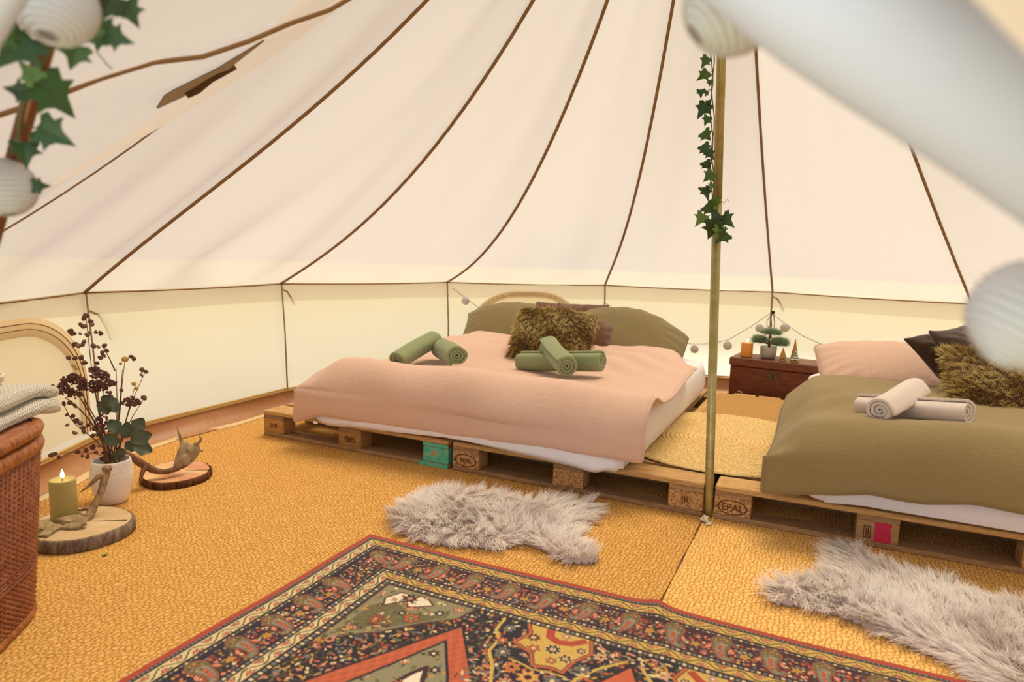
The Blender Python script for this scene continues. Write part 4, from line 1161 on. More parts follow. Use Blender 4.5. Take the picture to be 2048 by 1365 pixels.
# round braided rug: one long plait wound in a flat spiral
t = NT('braided_seagrass'); v = t.coord('Object'); g = t.voro(v, 55, 'Color'); sp = t.n('ShaderNodeSeparateColor'); t.l(g, sp.inputs[0])
c = t.ramp(sp.outputs[0], [(.0, lin('#cfac6a')), (.3, lin('#e2c384')), (.9, lin('#f0d9a2'))])
c = t.ramp(t.noise(v, 90, 4, .6), [(.3, lin('#c7a25e')), (.5, lin('#dfbf80')), (.75, lin('#efd9a4'))])
M_BRAID = t.done(t.bsdf(c, .9, 0, t.bump(t.noise(v, 260, 3), .5, .002), spec=.15))
RC = np.array([2.405, .722]); RRAD = .572
turns = 25; pw_ = RRAD / turns
_t = np.linspace(.8, 2 * math.pi * turns, 40000); _s = np.r_[0, np.cumsum(np.diff(_t) * pw_ / (2 * math.pi) * _t[1:])]
n = int(_s[-1] / .0095); th = np.interp(np.linspace(0, _s[-1], n), _s, _t); rad = pw_ * th / (2 * math.pi)
V = []
zig = np.where(np.arange(n) % 2 == 0, 1, -1)
prof = [(-.52, .0), (-.36, .70), (0, 1.0), (.36, .70), (.52, 0)]
for q, hgt in prof:
    r_ = rad + q * pw_ + zig * pw_ * .05
    V.append(np.stack([RC[0] + r_ * np.cos(th), RC[1] + r_ * np.sin(th), .1512 + hgt * (.0105 + .0014 * zig * (1 if q <= 0 else -1))], 1))
V = np.concatenate(V); i = np.arange(n - 1)
F = np.concatenate([np.stack([k * n + i, k * n + i + 1, (k + 1) * n + i + 1, (k + 1) * n + i], -1) for k in range(len(prof) - 1)])
o = put_mesh('round_rug', V, F[:, ::-1], M_BRAID, (RC[0], RC[1], .1512)); prop(o, 'round pale braided rug in front of the chest between the beds', 'rug')

# ---------------------------------------------------------------- tent pole
t = NT('passivated_steel'); v = t.coord('Object', (1, 1, 2)); g = t.noise(v, 5, 4, .6); 
c = t.ramp(g, [(.25, lin('#ab8a60')), (.45, lin('#9d9258')), (.6, lin('#b3a474')), (.8, lin('#b08d74'))])
M_POLE = t.done(t.bsdf(c, .38, .55))
PB = np.array([2.446, .032, 0.0]); PT = APEX + np.array([0, 0, -.03])
pole = empty('tent_pole', PB, label='tall brassy steel tent pole standing between the two beds', cat='pole')
pp = lambda f: PB * (1 - f) + PT * f
fj = .395
MB().tube([pp(0), pp(.01), pp(fj)], .0178, 24).build('lower_section', M_POLE, pole)
MB().tube([pp(fj + .001), pp(.7), pp(1)], .0172, 24).build('upper_section', M_POLE, pole)
MB().tube([pp(fj - .0015), pp(fj + .0015)], .0186, 24).build('joint_ring', simple('joint_ring', '#d8cf9a', .4, metal=.5), pole)
# the little knot of white cord at its foot
b = MB().tube([(2.436, -.03, .012), (2.452, -.042, .020), (2.446, -.056, .012), (2.430, -.050, .010), (2.440, -.035, .022), (2.456, -.06, .008)], .0075, 8)
b.tube([(2.452, -.05, .008), (2.470, -.072, .007), (2.455, -.084, .007)], .006, 8)
o = b.build('cord_knot', simple('white_cord', '#e6dcc4', .9, col2='#d2c5a6', vscale=200), loc=(2.446, -.05, 0)); prop(o, 'small knot of white cord on the floor at the foot of the tent pole', 'cord')

# ---------------------------------------------------------------- chest
def mahog(name, c1, c2):
    t = NT(name); v = t.coord('Object', (3, 18, 18)); g = t.noise(v, 4, 5, .6, .5)
    return t.done(t.bsdf(t.ramp(g, [(.3, lin(c2)), (.7, lin(c1))]), .42, 0, t.bump(g, .15, .003), spec=.4))
M_CHEST = mahog('chest_mahogany', '#7a3f22', '#54250f'); M_LID = mahog('chest_lid', '#7d492a', '#5b2d16')
M_BRASSD = simple('old_brass', '#6d5a3a', .5, metal=.6, col2='#4a3b25', vscale=90)
CH = np.array([2.2, 2.16, 0.0]); crz = D_(-6)
chest = empty('wooden_chest', (2.225, 2.185, 0), crz, 'dark red wooden chest with metal lock plate against the back wall', 'chest')
cw, cd, chh = .60, .27, .315
L_ = lambda name, b, m, par=chest, sm=False: link(name, b.mesh(name, m, sm), par)
L_('body', MB().box(0, cw, 0, cd, .045, chh, .004), M_CHEST)
lid = L_('lid', MB().box(-.008, cw + .008, -.010, cd + .008, chh + .003, .376, .006), M_LID)
L_('base_plinth', MB().box(-.008, cw + .008, -.010, cd + .006, .03, .062, .005), M_CHEST)
for x in (.02, cw - .09):
    L_('foot', MB().prism([(x, .0), (x + .07, 0), (x + .07, .06), (x, .06)], 0, .045), M_CHEST)
lp = L_('lock_plate', MB().box(.245, .335, -.0045, 0, .252, .292, .0015), M_BRASSD)
L_('keyhole', MB().tube([(.29, -.0062, .276), (.29, -.0046, .276)], .007, 12).box(.287, .293, -.0062, -.0046, .258, .276), simple('keyhole_dark', '#1d130b', .8), lp)
for x in (.252, .328):
    L_('rivet', MB().sphere((x, -.005, .272), .004, 8, 5), M_BRASSD, lp, True)
for x, z, s_ in ((.075, .135, .016), (.17, .085, .014), (.09, .128, .010)):
    b = MB(); b.sphere((x, -.0005, z), s_, 9, 5, (1, .08, .35)); L_('worn_chip', b, simple('bare_wood', '#d8b98c', .8), chest, True)
ctop = .376
def on_chest(x, y): 
    c, s_ = math.cos(crz), math.sin(crz); return np.array([2.225 + c * x - s_ * y, 2.185 + s_ * x + c * y, ctop])
# orange candle
def wax(name, c1, sss=.3):
    return simple(name, c1, .55, sss=sss)
M_FLAME = None
t = NT('flame'); em = t.n('ShaderNodeEmission'); em.inputs[0].default_value = (1, .72, .32, 1); em.inputs[1].default_value = 14; M_FLAME = t.done(em)
M_WICK = simple('wick', '#2a1c12', .9)
def candle(base, r, h_, mat, label, flame=.028, grp=None):
    e = empty('pillar_candle', base, 0, label, 'candle', grp)
    x, y, z = base
    MB().lathe([(r * .96, 0), (r, .004), (r, h_ - .005), (r * .97, h_), (r * .80, h_ - .001), (r * .5, h_ - .006), (.0005, h_ - .008)], 32, (x, y, z + .0005)).build('wax', mat, e)
    MB().tube([(x, y, z + h_ - .009), (x, y, z + h_), (x + .002, y, z + h_ + .006)], .0012, 6).build('wick', M_WICK, e)
    MB().lathe([(.0004, 0), (flame * .17, flame * .18), (flame * .20, flame * .36), (flame * .13, flame * .68), (.0004, flame)], 12, (x + .001, y, z + h_ + .003)).build('flame', M_FLAME, e)
    return e
q = on_chest(.085, .09)
candle(q, .041, .100, wax('orange_wax', '#e89c48'), 'lit orange pillar candle on the left end of the chest', .022)
# bonsai in a ribbed grey pot
q = on_chest(.225, .125)
pot = empty('bonsai', q, 0, 'small potted bonsai pine with two tiers of needles on the chest', 'plant')
t = NT('grey_pot'); v = t.coord('Object'); g = t.noise(v, 90, 4)
M_POT = t.done(t.bsdf(t.ramp(g, [(.3, lin('#8f867a')), (.7, lin('#c9c0b2'))]), .5, 0, t.bump(g, .2, .003)))
MB().lathe([(.040, .001), (.046, .006), (.053, .03), (.055, .075), (.053, .084), (.050, .084), (.048, .070), (.001, .068)], 48, q, wob=lambda a, j: 1 + (.028 * abs(math.cos(8 * a)) if 0 < j < 5 else 0)).build('pot', M_POT, pot)
MB().lathe([(.048, .066), (.03, .074), (.0005, .076)], 20, q, cap=False).build('soil', simple('soil', '#4b3a2a', .95), pot)
tr_ = MB().tube([q + (0, 0, .070), q + (.006, .0, .10), q + (-.004, 0, .13), q + (.006, 0, .155), q + (.012, 0, .178)], [.010, .009, .008, .006, .004], 8)
tr_.tube([q + (.0, 0, .10), q + (-.03, -.01, .112), q + (-.062, -.01, .118)], [.006, .005, .003], 6)
tr_.tube([q + (.0, 0, .115), q + (.035, .01, .112), q + (.070, .01, .110)], [.006, .005, .003], 6)
tr_.build('trunk', simple('bonsai_bark', '#5b4030', .9, col2='#7b5c46', vscale=60, bump=(80, .6, .003)), pot)
M_NEEDLE = attr_mat('pine_needles', .7, 0, .2)
def needle_pad(c, rx, rz, n, seed):
    r = np.random.default_rng(seed); P = r.normal(0, 1, (n, 3)); P /= np.linalg.norm(P, axis=1, keepdims=True); P *= r.random((n, 1)) ** .4
    N = P * [1, 1, .7] + [0, 0, .6]; N /= np.linalg.norm(N, axis=1, keepdims=True)
    P = P * [rx, rx * .6, rz] + np.array(c); P[:, 2] = np.maximum(P[:, 2], c[2] - rz * .5)
    rt = np.array(lin('#6d8c62')) * np.ones((n, 1)); tp = np.array(lin('#b9caa8')) * np.ones((n, 1))
    V, F, C = strands(P, N, .027, N * 0, r, 1.0, .0024, 2, .0, None, 0, .35, rt, tp, .18)
    o = put_mesh('needles', V, F, M_NEEDLE, c, C, pot); o['kind'] = 'stuff'; return o
needle_pad(q + (.008, 0, .182), .068, .018, 2000, 1)
needle_pad(q + (-.062, -.008, .122), .052, .028, 1700, 2)
needle_pad(q + (.070, .008, .112), .058, .032, 1900, 3)
# little bottle brush trees
def cone_tree(x, y, h_, r, mat, label, rings=7, base=True):
    q = on_chest(x, y); e = empty('tree_ornament', q, 0, label, 'ornament', 'little tree ornaments on the chest')
    z0 = .018
    prof = []
    for i in range(rings):
        f0, f1 = i / rings, (i + 1) / rings
        prof += [(r * (1 - f0 * .93) * .80, z0 + (h_ - z0) * f0), (r * (1 - f0 * .93), z0 + (h_ - z0) * (f0 + .25 / rings)), (r * (1 - f1 * .93) * .86, z0 + (h_ - z0) * (f0 + .9 / rings))]
    prof.append((.0006, h_))
    MB().lathe(prof, 20, q, wob=lambda a, j: 1 + .05 * math.sin(9 * a + j * 2)).build('tree_cone', mat, e)
    MB().lathe([(r * .8, .0005), (r * .82, .008), (r * .5, .014), (.004, .016), (.003, .024)], 20, q).build('base_disc', simple('turned_wood', '#c89a5c', .7), e)
M_TANB = simple('tan_bristle', '#b98a4a', .95, col2='#d0a566', vscale=200, bump=(260, .9, .004))
M_TANC = simple('carved_wood', '#a87a40', .8, col2='#c2955a', vscale=70, bump=(140, .5, .003))
t = NT('green_white_bands'); v = t.coord('Object'); w_ = t.wave(v, 19, .6, 2, 2, direction='Z')
M_GWB = t.done(t.bsdf(t.ramp(w_, [(.40, lin('#4f8050')), (.55, lin('#e4e2cc'))]), .9, 0, t.bump(t.noise(v, 200, 2), .5, .003)))
cone_tree(.335, .055, .095, .027, M_TANB, 'short tan tree ornament, left of the three on the chest', 6)
cone_tree(.402, .100, .155, .027, M_TANC, 'tall slim tan tree ornament at the back of the three on the chest', 9)
cone_tree(.418, .045, .080, .030, M_GWB, 'green and white banded tree ornament in front of the tall one', 5)
# ================================================================ sheepskins
def sheepskin(px, label, seed, flow, n=15000, L=.056):
    poly = np.array([PZ(x, y, .03)[:2] for x, y in px])
    # smooth closed outline
    P = poly
    for _ in range(2):
        a, b = P, np.roll(P, -1, 0); P = np.stack([a * .75 + b * .25, a * .25 + b * .75], 1).reshape(-1, 2)
    c = P.mean(0); lo, hi = P.min(0), P.max(0)
    st = .012
    xs, ys = np.arange(lo[0] - st, hi[0] + 2 * st, st), np.arange(lo[1] - st, hi[1] + 2 * st, st)
    X_, Y_ = np.meshgrid(xs, ys, indexing='ij')
    ins = np.zeros(X_.shape, bool); j = len(P) - 1
    for i in range(len(P)):
        xi, yi = P[i]; xj, yj = P[j]
        if yi != yj: ins ^= ((yi > Y_) != (yj > Y_)) & (X_ < (xj - xi) * (Y_ - yi) / (yj - yi) + xi)
        j = i
    d = np.full(X_.shape, 9.)
    for i in range(len(P)):
        a, b = P[i - 1], P[i]; t_ = b - a; L2 = t_ @ t_ + 1e-12
        q = np.clip(((X_ - a[0]) * t_[0] + (Y_ - a[1]) * t_[1]) / L2, 0, 1)
        d = np.minimum(d, np.hypot(X_ - a[0] - q * t_[0], Y_ - a[1] - q * t_[1]))
    ids = -np.ones(X_.shape, int); ids[ins] = np.arange(ins.sum())
    dd = d[ins]; r = np.random.default_rng(seed)
    z = .004 + .026 * np.sqrt(1 - (1 - np.clip(dd / .07, 0, 1)) ** 2) + .006 * np.sin(X_[ins] * 23 + seed) * np.sin(Y_[ins] * 19) * np.clip(dd / .05, 0, 1)
    V = np.stack([X_[ins], Y_[ins], z], 1)
    q = [ids[:-1, :-1], ids[1:, :-1], ids[1:, 1:], ids[:-1, 1:]]; ok = (np.minimum.reduce(q) >= 0)
    F = np.stack([k[ok] for k in q], -1)
    # hide underneath
    Vb = V.copy(); Vb[:, 2] = .0015
    allF = np.vstack([F, F[:, ::-1] + len(V)])
    ed = {}
    for f in F:
        for k in range(4):
            e = (f[k], f[(k + 1) % 4]); ed[e] = 1
    bd = [e for e in ed if (e[1], e[0]) not in ed]
    sf = np.array([[b_, a_, a_ + len(V), b_ + len(V)] for a_, b_ in bd])
    loc = np.array([c[0], c[1], 0])
    o = put_mesh('sheepskin_rug', np.vstack([V, Vb]), np.vstack([allF, sf]), simple('sheepskin_hide', '#b9a99d', .95), loc)
    prop(o, label, 'sheepskin', 'sheepskins on the floor')
    Pt, N = sample_surface(V, F, n, r)
    ii = np.clip(((Pt[:, :2] - [xs[0], ys[0]]) / st).round().astype(int), 0, [len(xs) - 1, len(ys) - 1]); dp = d[ii[:, 0], ii[:, 1]]
    gx, gy = np.gradient(np.where(ins, d, -d)); out = -np.stack([gx[ii[:, 0], ii[:, 1]], gy[ii[:, 0], ii[:, 1]], np.zeros(n)], 1); out /= np.linalg.norm(out, axis=1, keepdims=True) + 1e-9
    edge = np.exp(-dp / .05)[:, None]
    fl = np.array([*flow, 0.0]); sw = np.stack([np.sin(Pt[:, 1] * 9 + seed), np.cos(Pt[:, 0] * 8 + seed), 0 * Pt[:, 0]], 1) * .45
    comb = out * edge * 1.0 + (fl + sw) * (1 - edge * .6)
    M_ = n // 34; Cn = Pt[r.choice(n, M_, replace=False)]; ci = nearest(Pt, Cn)
    acc = np.zeros((M_, 3)); np.add.at(acc, ci, comb); cnt = np.bincount(ci, minlength=M_)[:, None] + 1e-9; cd = acc / cnt + np.array([0, 0, .20]) + r.normal(0, .28, (M_, 3)); cd /= np.linalg.norm(cd, axis=1, keepdims=True)
    cd[:, 2] = np.maximum(cd[:, 2], .05)
    pn = np.sin(Pt[:, 0] * 13 + seed * 2) * np.sin(Pt[:, 1] * 15 + Pt[:, 0] * 6) + .45 * np.sin(Pt[:, 0] * 37) * np.sin(Pt[:, 1] * 41) + r.normal(0, .30, n)
    white = np.clip(1.12 - .55 * pn, .0, 1.0)[:, None]
    root = np.array(lin('#d8c4b7')) * np.ones((n, 1)); tip = np.array(lin('#fffdf9')) * white + np.array(lin('#97806f')) * (1 - white)
    HV, HF, HC = strands(Pt, N, L * (1 + .05 * edge[:, 0]), comb, r, .35, .0028, 3, .10, dict(idx=ci, tip=Cn + cd * L * .95), .55, .16, root, tip, .07, -.35)
    HV[:, 2] = np.maximum(HV[:, 2], .003 + .002 * r.random(len(HV)))
    me = fast_mesh('fur', HV - loc, HF, M_FUR, True, HC); f = link('fur', me, o); f['kind'] = 'stuff'; f['label'] = 'long tufted white and taupe fur'
sheepskin([(772, 1032), (800, 1004), (840, 990), (868, 976), (920, 972), (965, 982), (1010, 984), (1060, 998), (1100, 990), (1150, 994), (1185, 998), (1204, 1010), (1196, 1028), (1172, 1042), (1156, 1062), (1168, 1090), (1200, 1100), (1200, 1114), (1160, 1118), (1115, 1110), (1090, 1090), (1050, 1074), (1000, 1092), (960, 1084), (885, 1080), (840, 1074), (805, 1058)],
          'tufted white and taupe sheepskin lying in front of the pink bed', 3, (.35, .05))
sheepskin([(1530, 1166), (1548, 1156), (1600, 1156), (1645, 1148), (1668, 1126), (1650, 1104), (1655, 1088), (1676, 1082), (1712, 1090), (1750, 1118), (1820, 1140), (1890, 1142), (1905, 1170), (1950, 1190), (2040, 1196), (2120, 1230), (2160, 1300), (2120, 1380), (2040, 1392), (1960, 1350), (1900, 1312), (1850, 1292), (1795, 1270), (1762, 1256), (1700, 1228), (1640, 1206), (1585, 1200), (1540, 1196)],
          'tufted white and taupe sheepskin lying in front of the olive bed', 6, (-.45, .10), n=18000)
# ================================================================ wicker basket and what lies on it
BQ = np.array([.815, -1.660, 0.0]); E1 = np.array([.57, -.82, 0]) / math.hypot(.57, .82); E2 = np.array([-.82, -.57, 0]) / math.hypot(.57, .82)
BL, BD = .54, .33
def bpt(a, b, z): return BQ + E1 * a + E2 * b + np.array([0, 0, z])
def bloop(s, off=0.0, n=None):
    """point on the rounded rectangle outline; s in [0,1)"""
    th = 2 * math.pi * s; p = 4.5
    cx, cy = np.sign(np.cos(th)) * np.abs(np.cos(th)) ** (2 / p), np.sign(np.sin(th)) * np.abs(np.sin(th)) ** (2 / p)
    return (BL / 2 + off) * cx + BL / 2, (BD / 2 + off) * cy + BD / 2
# resample outline by length
_q = np.linspace(0, 1, 2001); _x, _y = bloop(_q); _l = np.r_[0, np.cumsum(np.hypot(np.diff(_x), np.diff(_y)))]
NST = 76
def outline(n, off, z, ph=0):
    s = np.interp((np.arange(n) + ph) % n / n * _l[-1], _l, _q); x, y = bloop(s, off)
    return BQ[None] + E1[None] * x[:, None] + E2[None] * y[:, None] + np.array([0, 0, 1.0])[None] * (z if hasattr(z, '__len__') else np.full(n, z))[:, None]
basket = empty('laundry_basket', bpt(BL / 2, BD / 2, 0), 0, 'tall brown wicker laundry basket with a lid by the left wall', 'basket')
t = NT('wicker'); v = t.coord('Object'); g = t.noise(v, 34, 4); oi = t.n('ShaderNodeObjectInfo')
M_WICK2 = t.done(t.bsdf(t.ramp(g, [(.25, lin('#6d3c22')), (.5, lin('#94583a')), (.8, lin('#b3754f'))]), .5, 0, t.bump(t.noise(v, 200, 2), .4, .002), spec=.35))
t = NT('split_rattan'); v = t.coord('Object', (1, 1, .15)); g = t.noise(v, 95, 3); 
M_RATT = t.done(t.bsdf(t.ramp(g, [(.3, lin('#6a3616')), (.5, lin('#9b5a2a')), (.75, lin('#b9763c'))]), .4, 0, t.bump(g, .6, .004), spec=.4))
rows_ = 66; zb0, zb1 = .03, .485
n2 = NST * 2; V = []; F = []
prof4 = [(.0024, 0), (0, .0034), (-.0024, 0), (0, -.0034)]
for j in range(rows_):
    zc = zb0 + (zb1 - zb0) * j / (rows_ - 1); tap = -.004 + .034 * zc / .5
    amp = .0042 * np.cos(np.pi * np.arange(n2) + math.pi * j) 
    ring = []
    for dr_, dz_ in prof4:
        x = np.zeros((n2, 3))
        s = np.interp(np.arange(n2) / n2 * _l[-1], _l, _q)
        for i in range(n2):
            a, b = bloop(s[i], tap + amp[i] + dr_ * 1.3); x[i] = bpt(a, b, zc + dz_ + (.004 if rows_ // 3 == j else 0))
        ring.append(x)
    b0 = len(V) * 1
    base_i = j * 4 * n2
    V.append(np.concatenate(ring))
    i = np.arange(n2); i2 = (i + 1) % n2
    for k in range(4):
        l = (k + 1) % 4
        F.append(np.stack([base_i + k*n2 + i, base_i + k*n2 + i2, base_i + l*n2 + i2, base_i + l*n2 + i], -1))
o = put_mesh('woven_side', np.concatenate(V), np.concatenate(F), M_WICK2, (0, 0, 0), None, basket); o['kind'] = 'stuff'
b = MB()
s0 = np.interp((np.arange(NST) + .25) / NST * _l[-1], _l, _q)
for i in range(NST):
    a0, b0 = bloop(s0[i], -.005); a1, b1 = bloop(s0[i], .030)
    b.tube([bpt(a0, b0, .01), bpt(a1, b1, .50)], .0042, 6)
o = b.build('stakes', M_WICK2, basket); o['kind'] = 'stuff'
MB().grid([np.vstack([outline(90, -.012, .012), outline(90, -.012, .012)[:1]]), np.vstack([outline(90, .020, .49), outline(90, .020, .49)[:1]])]).build('inner_lining', simple('basket_inside', '#43230f', .9), basket)
def band(name, z0, z1, o0, o1, mat):
    P = [(o0, z0), (o1, z0 + .003), (o1 + .004, (z0 + z1) / 2), (o1, z1 - .003), (o0, z1)]
    G = [np.vstack([outline(140, q, z), outline(140, q, z)[:1]]) for q, z in P]
    return MB().grid(G).build(name, mat, basket)
band('foot_rim', .002, .030, -.012, .003, M_RATT)
band('top_rim', .482, .522, .022, .039, M_RATT)
band('waist_band', .150, .162, .002, .0095, M_WICK2); band('waist_band', .165, .173, .003, .0102, M_WICK2)
ld = band('lid', .529, .562, .020, .040, M_RATT)
G = [np.vstack([outline(140, q, z), outline(140, q, z)[:1]]) for q, z in ((.024, .530), (.020, .560), (-.05, .563), (-.10, .564), (-.15, .564))]
MB().grid(G).build('lid_top', M_WICK2, basket)
# folded herringbone throw
t = NT('herringbone_wool'); tc = t.n('ShaderNodeTexCoord'); sx = t.n('ShaderNodeSeparateXYZ'); t.l(tc.outputs['Object'], sx.inputs[0])
tri = t.math('ABSOLUTE', t.math('SUBTRACT', t.math('FRACT', t.math('MULTIPLY', sx.outputs[0], 21.0)), .5))
yz = t.math('ADD', sx.outputs[1], t.math('MULTIPLY', sx.outputs[2], -1.0))
st_ = t.math('FRACT', t.math('ADD', t.math('MULTIPLY', yz, 80.0), t.math('MULTIPLY', tri, 5.0)))
edge_ = t.math('ABSOLUTE', t.math('SUBTRACT', st_, .5))
nz = t.noise(tc.outputs['Object'], 300, 3)
c = t.ramp(t.math('ADD', edge_, t.math('MULTIPLY', nz, .10)), [(.22, lin('#6f776e')), (.32, lin('#ece6d4'))])
M_HERR = t.done(t.bsdf(c, .97, 0, t.bump(t.math('ADD', edge_, t.math('MULTIPLY', nz, .6)), .5, .004), spec=.08, sheen=.3))
M_CREAM = simple('cream_wool', '#e6dcc8', .97, col2='#d6c9b0', vscale=90, bump=(260, .7, .004), sheen=.3)
RZB = math.atan2(E1[1], E1[0])
thr = empty('herringbone_throw', bpt(.18, .15, .5655), RZB, 'folded grey and white herringbone throw on the wicker basket', 'blanket')
def slab(x0, x1, y0, y1, z0, z1, sag, seed):
    n = 40; m_ = 24; a = np.linspace(0, 2 * math.pi, m_, endpoint=False); p = 5.5
    xs = x0 + (x1 - x0) * (.5 - .5 * np.cos(np.linspace(0, math.pi, n))); G = []
    for i, x in enumerate(xs):
        f = (x - x0) / (x1 - x0); e = min(f, 1 - f)
        sc = (1 - (1 - min(1, e / .035)) ** 2) ** .5 * .93 + .07
        cy, cz = (y0 + y1) / 2, (z0 + z1) / 2
        yy = np.sign(np.cos(a)) * np.abs(np.cos(a)) ** (2 / p) * (y1 - y0) / 2; zz = np.sign(np.sin(a)) * np.abs(np.sin(a)) ** (2 / p) * (z1 - z0) / 2 * sc
        yy = yy * (.96 + .04 * sc) + .004 * np.sin(x * 22 + seed)
        G.append(np.stack([np.full(m_, x), cy + yy, cz + zz + .004 * np.sin(x * 14 + seed) * (zz > 0) + sag(x)], 1))
    G = np.array(G); return np.concatenate([G, G[:, :1]], 1)
sg = lambda x: -.020 * max(0, (-.20 - x) / .10) ** 1.5
b = MB().grid(slab(-.335, .30, -.165, .15, 0, .047, sg, 0)); link('lower_fold', b.mesh('lower_fold', M_HERR), thr)
b = MB().grid(slab(-.325, .30, -.160, .145, .0475, .094, sg, 2)); link('upper_fold', b.mesh('upper_fold', M_HERR), thr)
b = MB()
r = random.Random(5)
for i in range(16):
    y = -.17 + .010 * i * .5; x = -.02 + r.uniform(-.10, .06)
    b.tube([(x, -.13 + i * .012, .097), (x - .03, -.135 + i * .012 + r.uniform(-.01, .01), .098), (x - .07, -.13 + i * .012 + r.uniform(-.015, .015), .098)], [.0035, .003, .0015], 5)
o = link('fringe', b.mesh('fringe', M_CREAM), thr); o['kind'] = 'stuff'
kb = bpt(.13, .09, .662)
b = MB()
for i in range(22):
    a0 = r.uniform(0, 6.28); R_ = r.uniform(.03, .062); tilt = r.uniform(-.9, .9)
    pts = []
    for k in range(15):
        a = k / 14 * 4.6 + a0
        x, y, z = R_ * math.cos(a), R_ * math.sin(a) * math.cos(tilt), R_ * math.sin(a) * math.sin(tilt)
        pts.append((kb[0] + x * 1.3, kb[1] + y, kb[2] + .045 + z * .75))
    b.tube(pts, .0055, 6)
b.v = [(x, y, max(z, .661)) for x, y, z in b.v]
o = b.build('wool_bundle', M_CREAM, loc=kb); prop(o, 'loose bundle of cream wool cords on top of the herringbone throw', 'wool')

# ================================================================ log slices
def log_slice(c, r, h_, label, bark_c, seed, el=0, ea=0):
    rng = random.Random(seed); ph = [rng.uniform(0, 6.28) for _ in range(5)]
    wob = lambda a: 1 + .02 * math.sin(2 * a + ph[0]) + .018 * math.sin(3 * a + ph[1]) + .010 * math.sin(5 * a + ph[2]) + el * math.cos(2 * (a - ea))
    e = empty('log_slice', c, 0, label, 'log slice', 'log slices beside the vase')
    n = 120
    rows = []
    for q, z in ((0, 0), (.006, .004), (.007, h_ * .5), (.005, h_ - .004), (-.001, h_), (-.008, h_ - .0006)):
        P = []
        for i in range(n + 1):
            a = 2 * math.pi * i / n
            k = r * wob(a) + q + (.0028 * math.sin(a * 57 + z * 90) + .0022 * math.sin(a * 31 + ph[3] + z * 60) if 0 < q else 0)
            P.append((c[0] + k * math.cos(a), c[1] + k * math.sin(a), c[2] + z))
        rows.append(P)
    MB().grid(rows).build('bark', bark_c, e)
    rows = []
    for f in (1, .8, .6, .4, .2, .02):
        rows.append([(c[0] + (r * wob(2 * math.pi * i / n) - .004) * f * math.cos(2 * math.pi * i / n), c[1] + (r * wob(2 * math.pi * i / n) - .004) * f * math.sin(2 * math.pi * i / n), c[2] + h_ + .0005 * math.sin(i * .5) * (f < 1)) for i in range(n + 1)])
    MB().grid(rows).build('cut_face', M_CUT[seed], e)
    a = .9
    b = MB()
    ck = [(c[0] + math.cos(q) * r * f, c[1] + math.sin(q) * r * f, c[2] + h_ + .0008) for f, q in ((.25, .75), (.55, .66), (.96, .62))]
    b.tube(ck, [.0006, .0014, .0022], 6, flat=.25); b.build('crack', simple('crack_dark', '#5a3a20', .9), e)
    return e
def cutface(name, a, b, c_):
    t = NT(name); v = t.coord('Object'); rg = t.wave(v, 26, 2.2, 3, 1.2, 'RINGS', 'Z'); nz = t.noise(v, 9, 4); rad = t.noise(t.coord('Object', (1, 1, 0)), 4, 3)
    c = t.mix(t.math('MULTIPLY', rg, .35), lin(a), lin(b)); c = t.mix(t.ramp(nz, [(.42, (0, 0, 0)), (.62, (1, 1, 1))]), c, lin(c_))
    return t.done(t.bsdf(c, .8, 0, t.bump(t.noise(v, 120, 3), .25, .002), spec=.2))
M_CUT = {1: cutface('cut_face_pale', '#cfb891', '#b49a6e', '#c0a27a'), 2: cutface('cut_face_rosy', '#e2bd8b', '#cf9c6a', '#c98d68')}
def bark(name, c1, c2):
    t = NT(name); v = t.coord('Object', (1, 1, .25)); g = t.noise(v, 60, 5, .65, .6)
    return t.done(t.bsdf(t.ramp(g, [(.32, lin(c2)), (.62, lin(c1))]), .95, 0, t.bump(g, .9, .012), spec=.1))
log_slice(np.array([.428, -1.318, .0]), .164, .047, 'thick pale log slice with grey bark carrying the olive candle', bark('grey_bark', '#9a8570', '#5b4a3b'), 1)
log_slice(np.array([.197, -.727, .0]), .150, .032, 'thin rosy log slice with dark bark behind the white vase', bark('brown_bark', '#7a4e33', '#3a2014'), 2, .09, -.78)
candle(np.array([.345, -1.322, .0475]), .0435, .150, wax('olive_wax', '#aa9c5c'), 'lit olive green pillar candle on the log slice near the basket', .034)

# ================================================================ antlers
def antler_mat(name, c1, c2):
    t = NT(name); v = t.coord('Object', (1, 1, .4)); g = t.noise(v, 55, 5, .65)
    return t.done(t.bsdf(t.ramp(g, [(.3, lin(c2)), (.65, lin(c1))]), .6, 0, t.bump(g, .5, .004), spec=.3))
M_ANT1 = antler_mat('antler_tan', '#a98b62', '#66492b'); M_ANT2 = antler_mat('antler_brown', '#8a603c', '#543620'); M_ANTP = antler_mat('antler_palm', '#a8926a', '#7c6642')
def curve_pts(P, n=24):
    P = np.array(P, float); t_ = np.linspace(0, len(P) - 1, n); out = []
    for q in t_:
        i = min(int(q), len(P) - 2); f = q - i
        p0, p1, p2, p3 = P[max(i - 1, 0)], P[i], P[i + 1], P[min(i + 2, len(P) - 1)]
        out.append(.5 * ((2 * p1) + (-p0 + p2) * f + (2 * p0 - 5 * p1 + 4 * p2 - p3) * f * f + (-p0 + 3 * p1 - 3 * p2 + p3) * f ** 3))
    return np.array(out)
def ctube(b, P, R_, n=22, k=10, seed=0):
    pts = curve_pts(P, n); rr = np.interp(np.linspace(0, len(R_) - 1, n), range(len(R_)), R_)
    rr = rr * (1 + .06 * np.sin(np.arange(n) * 1.9 + seed)); b.tube(pts, rr, k)
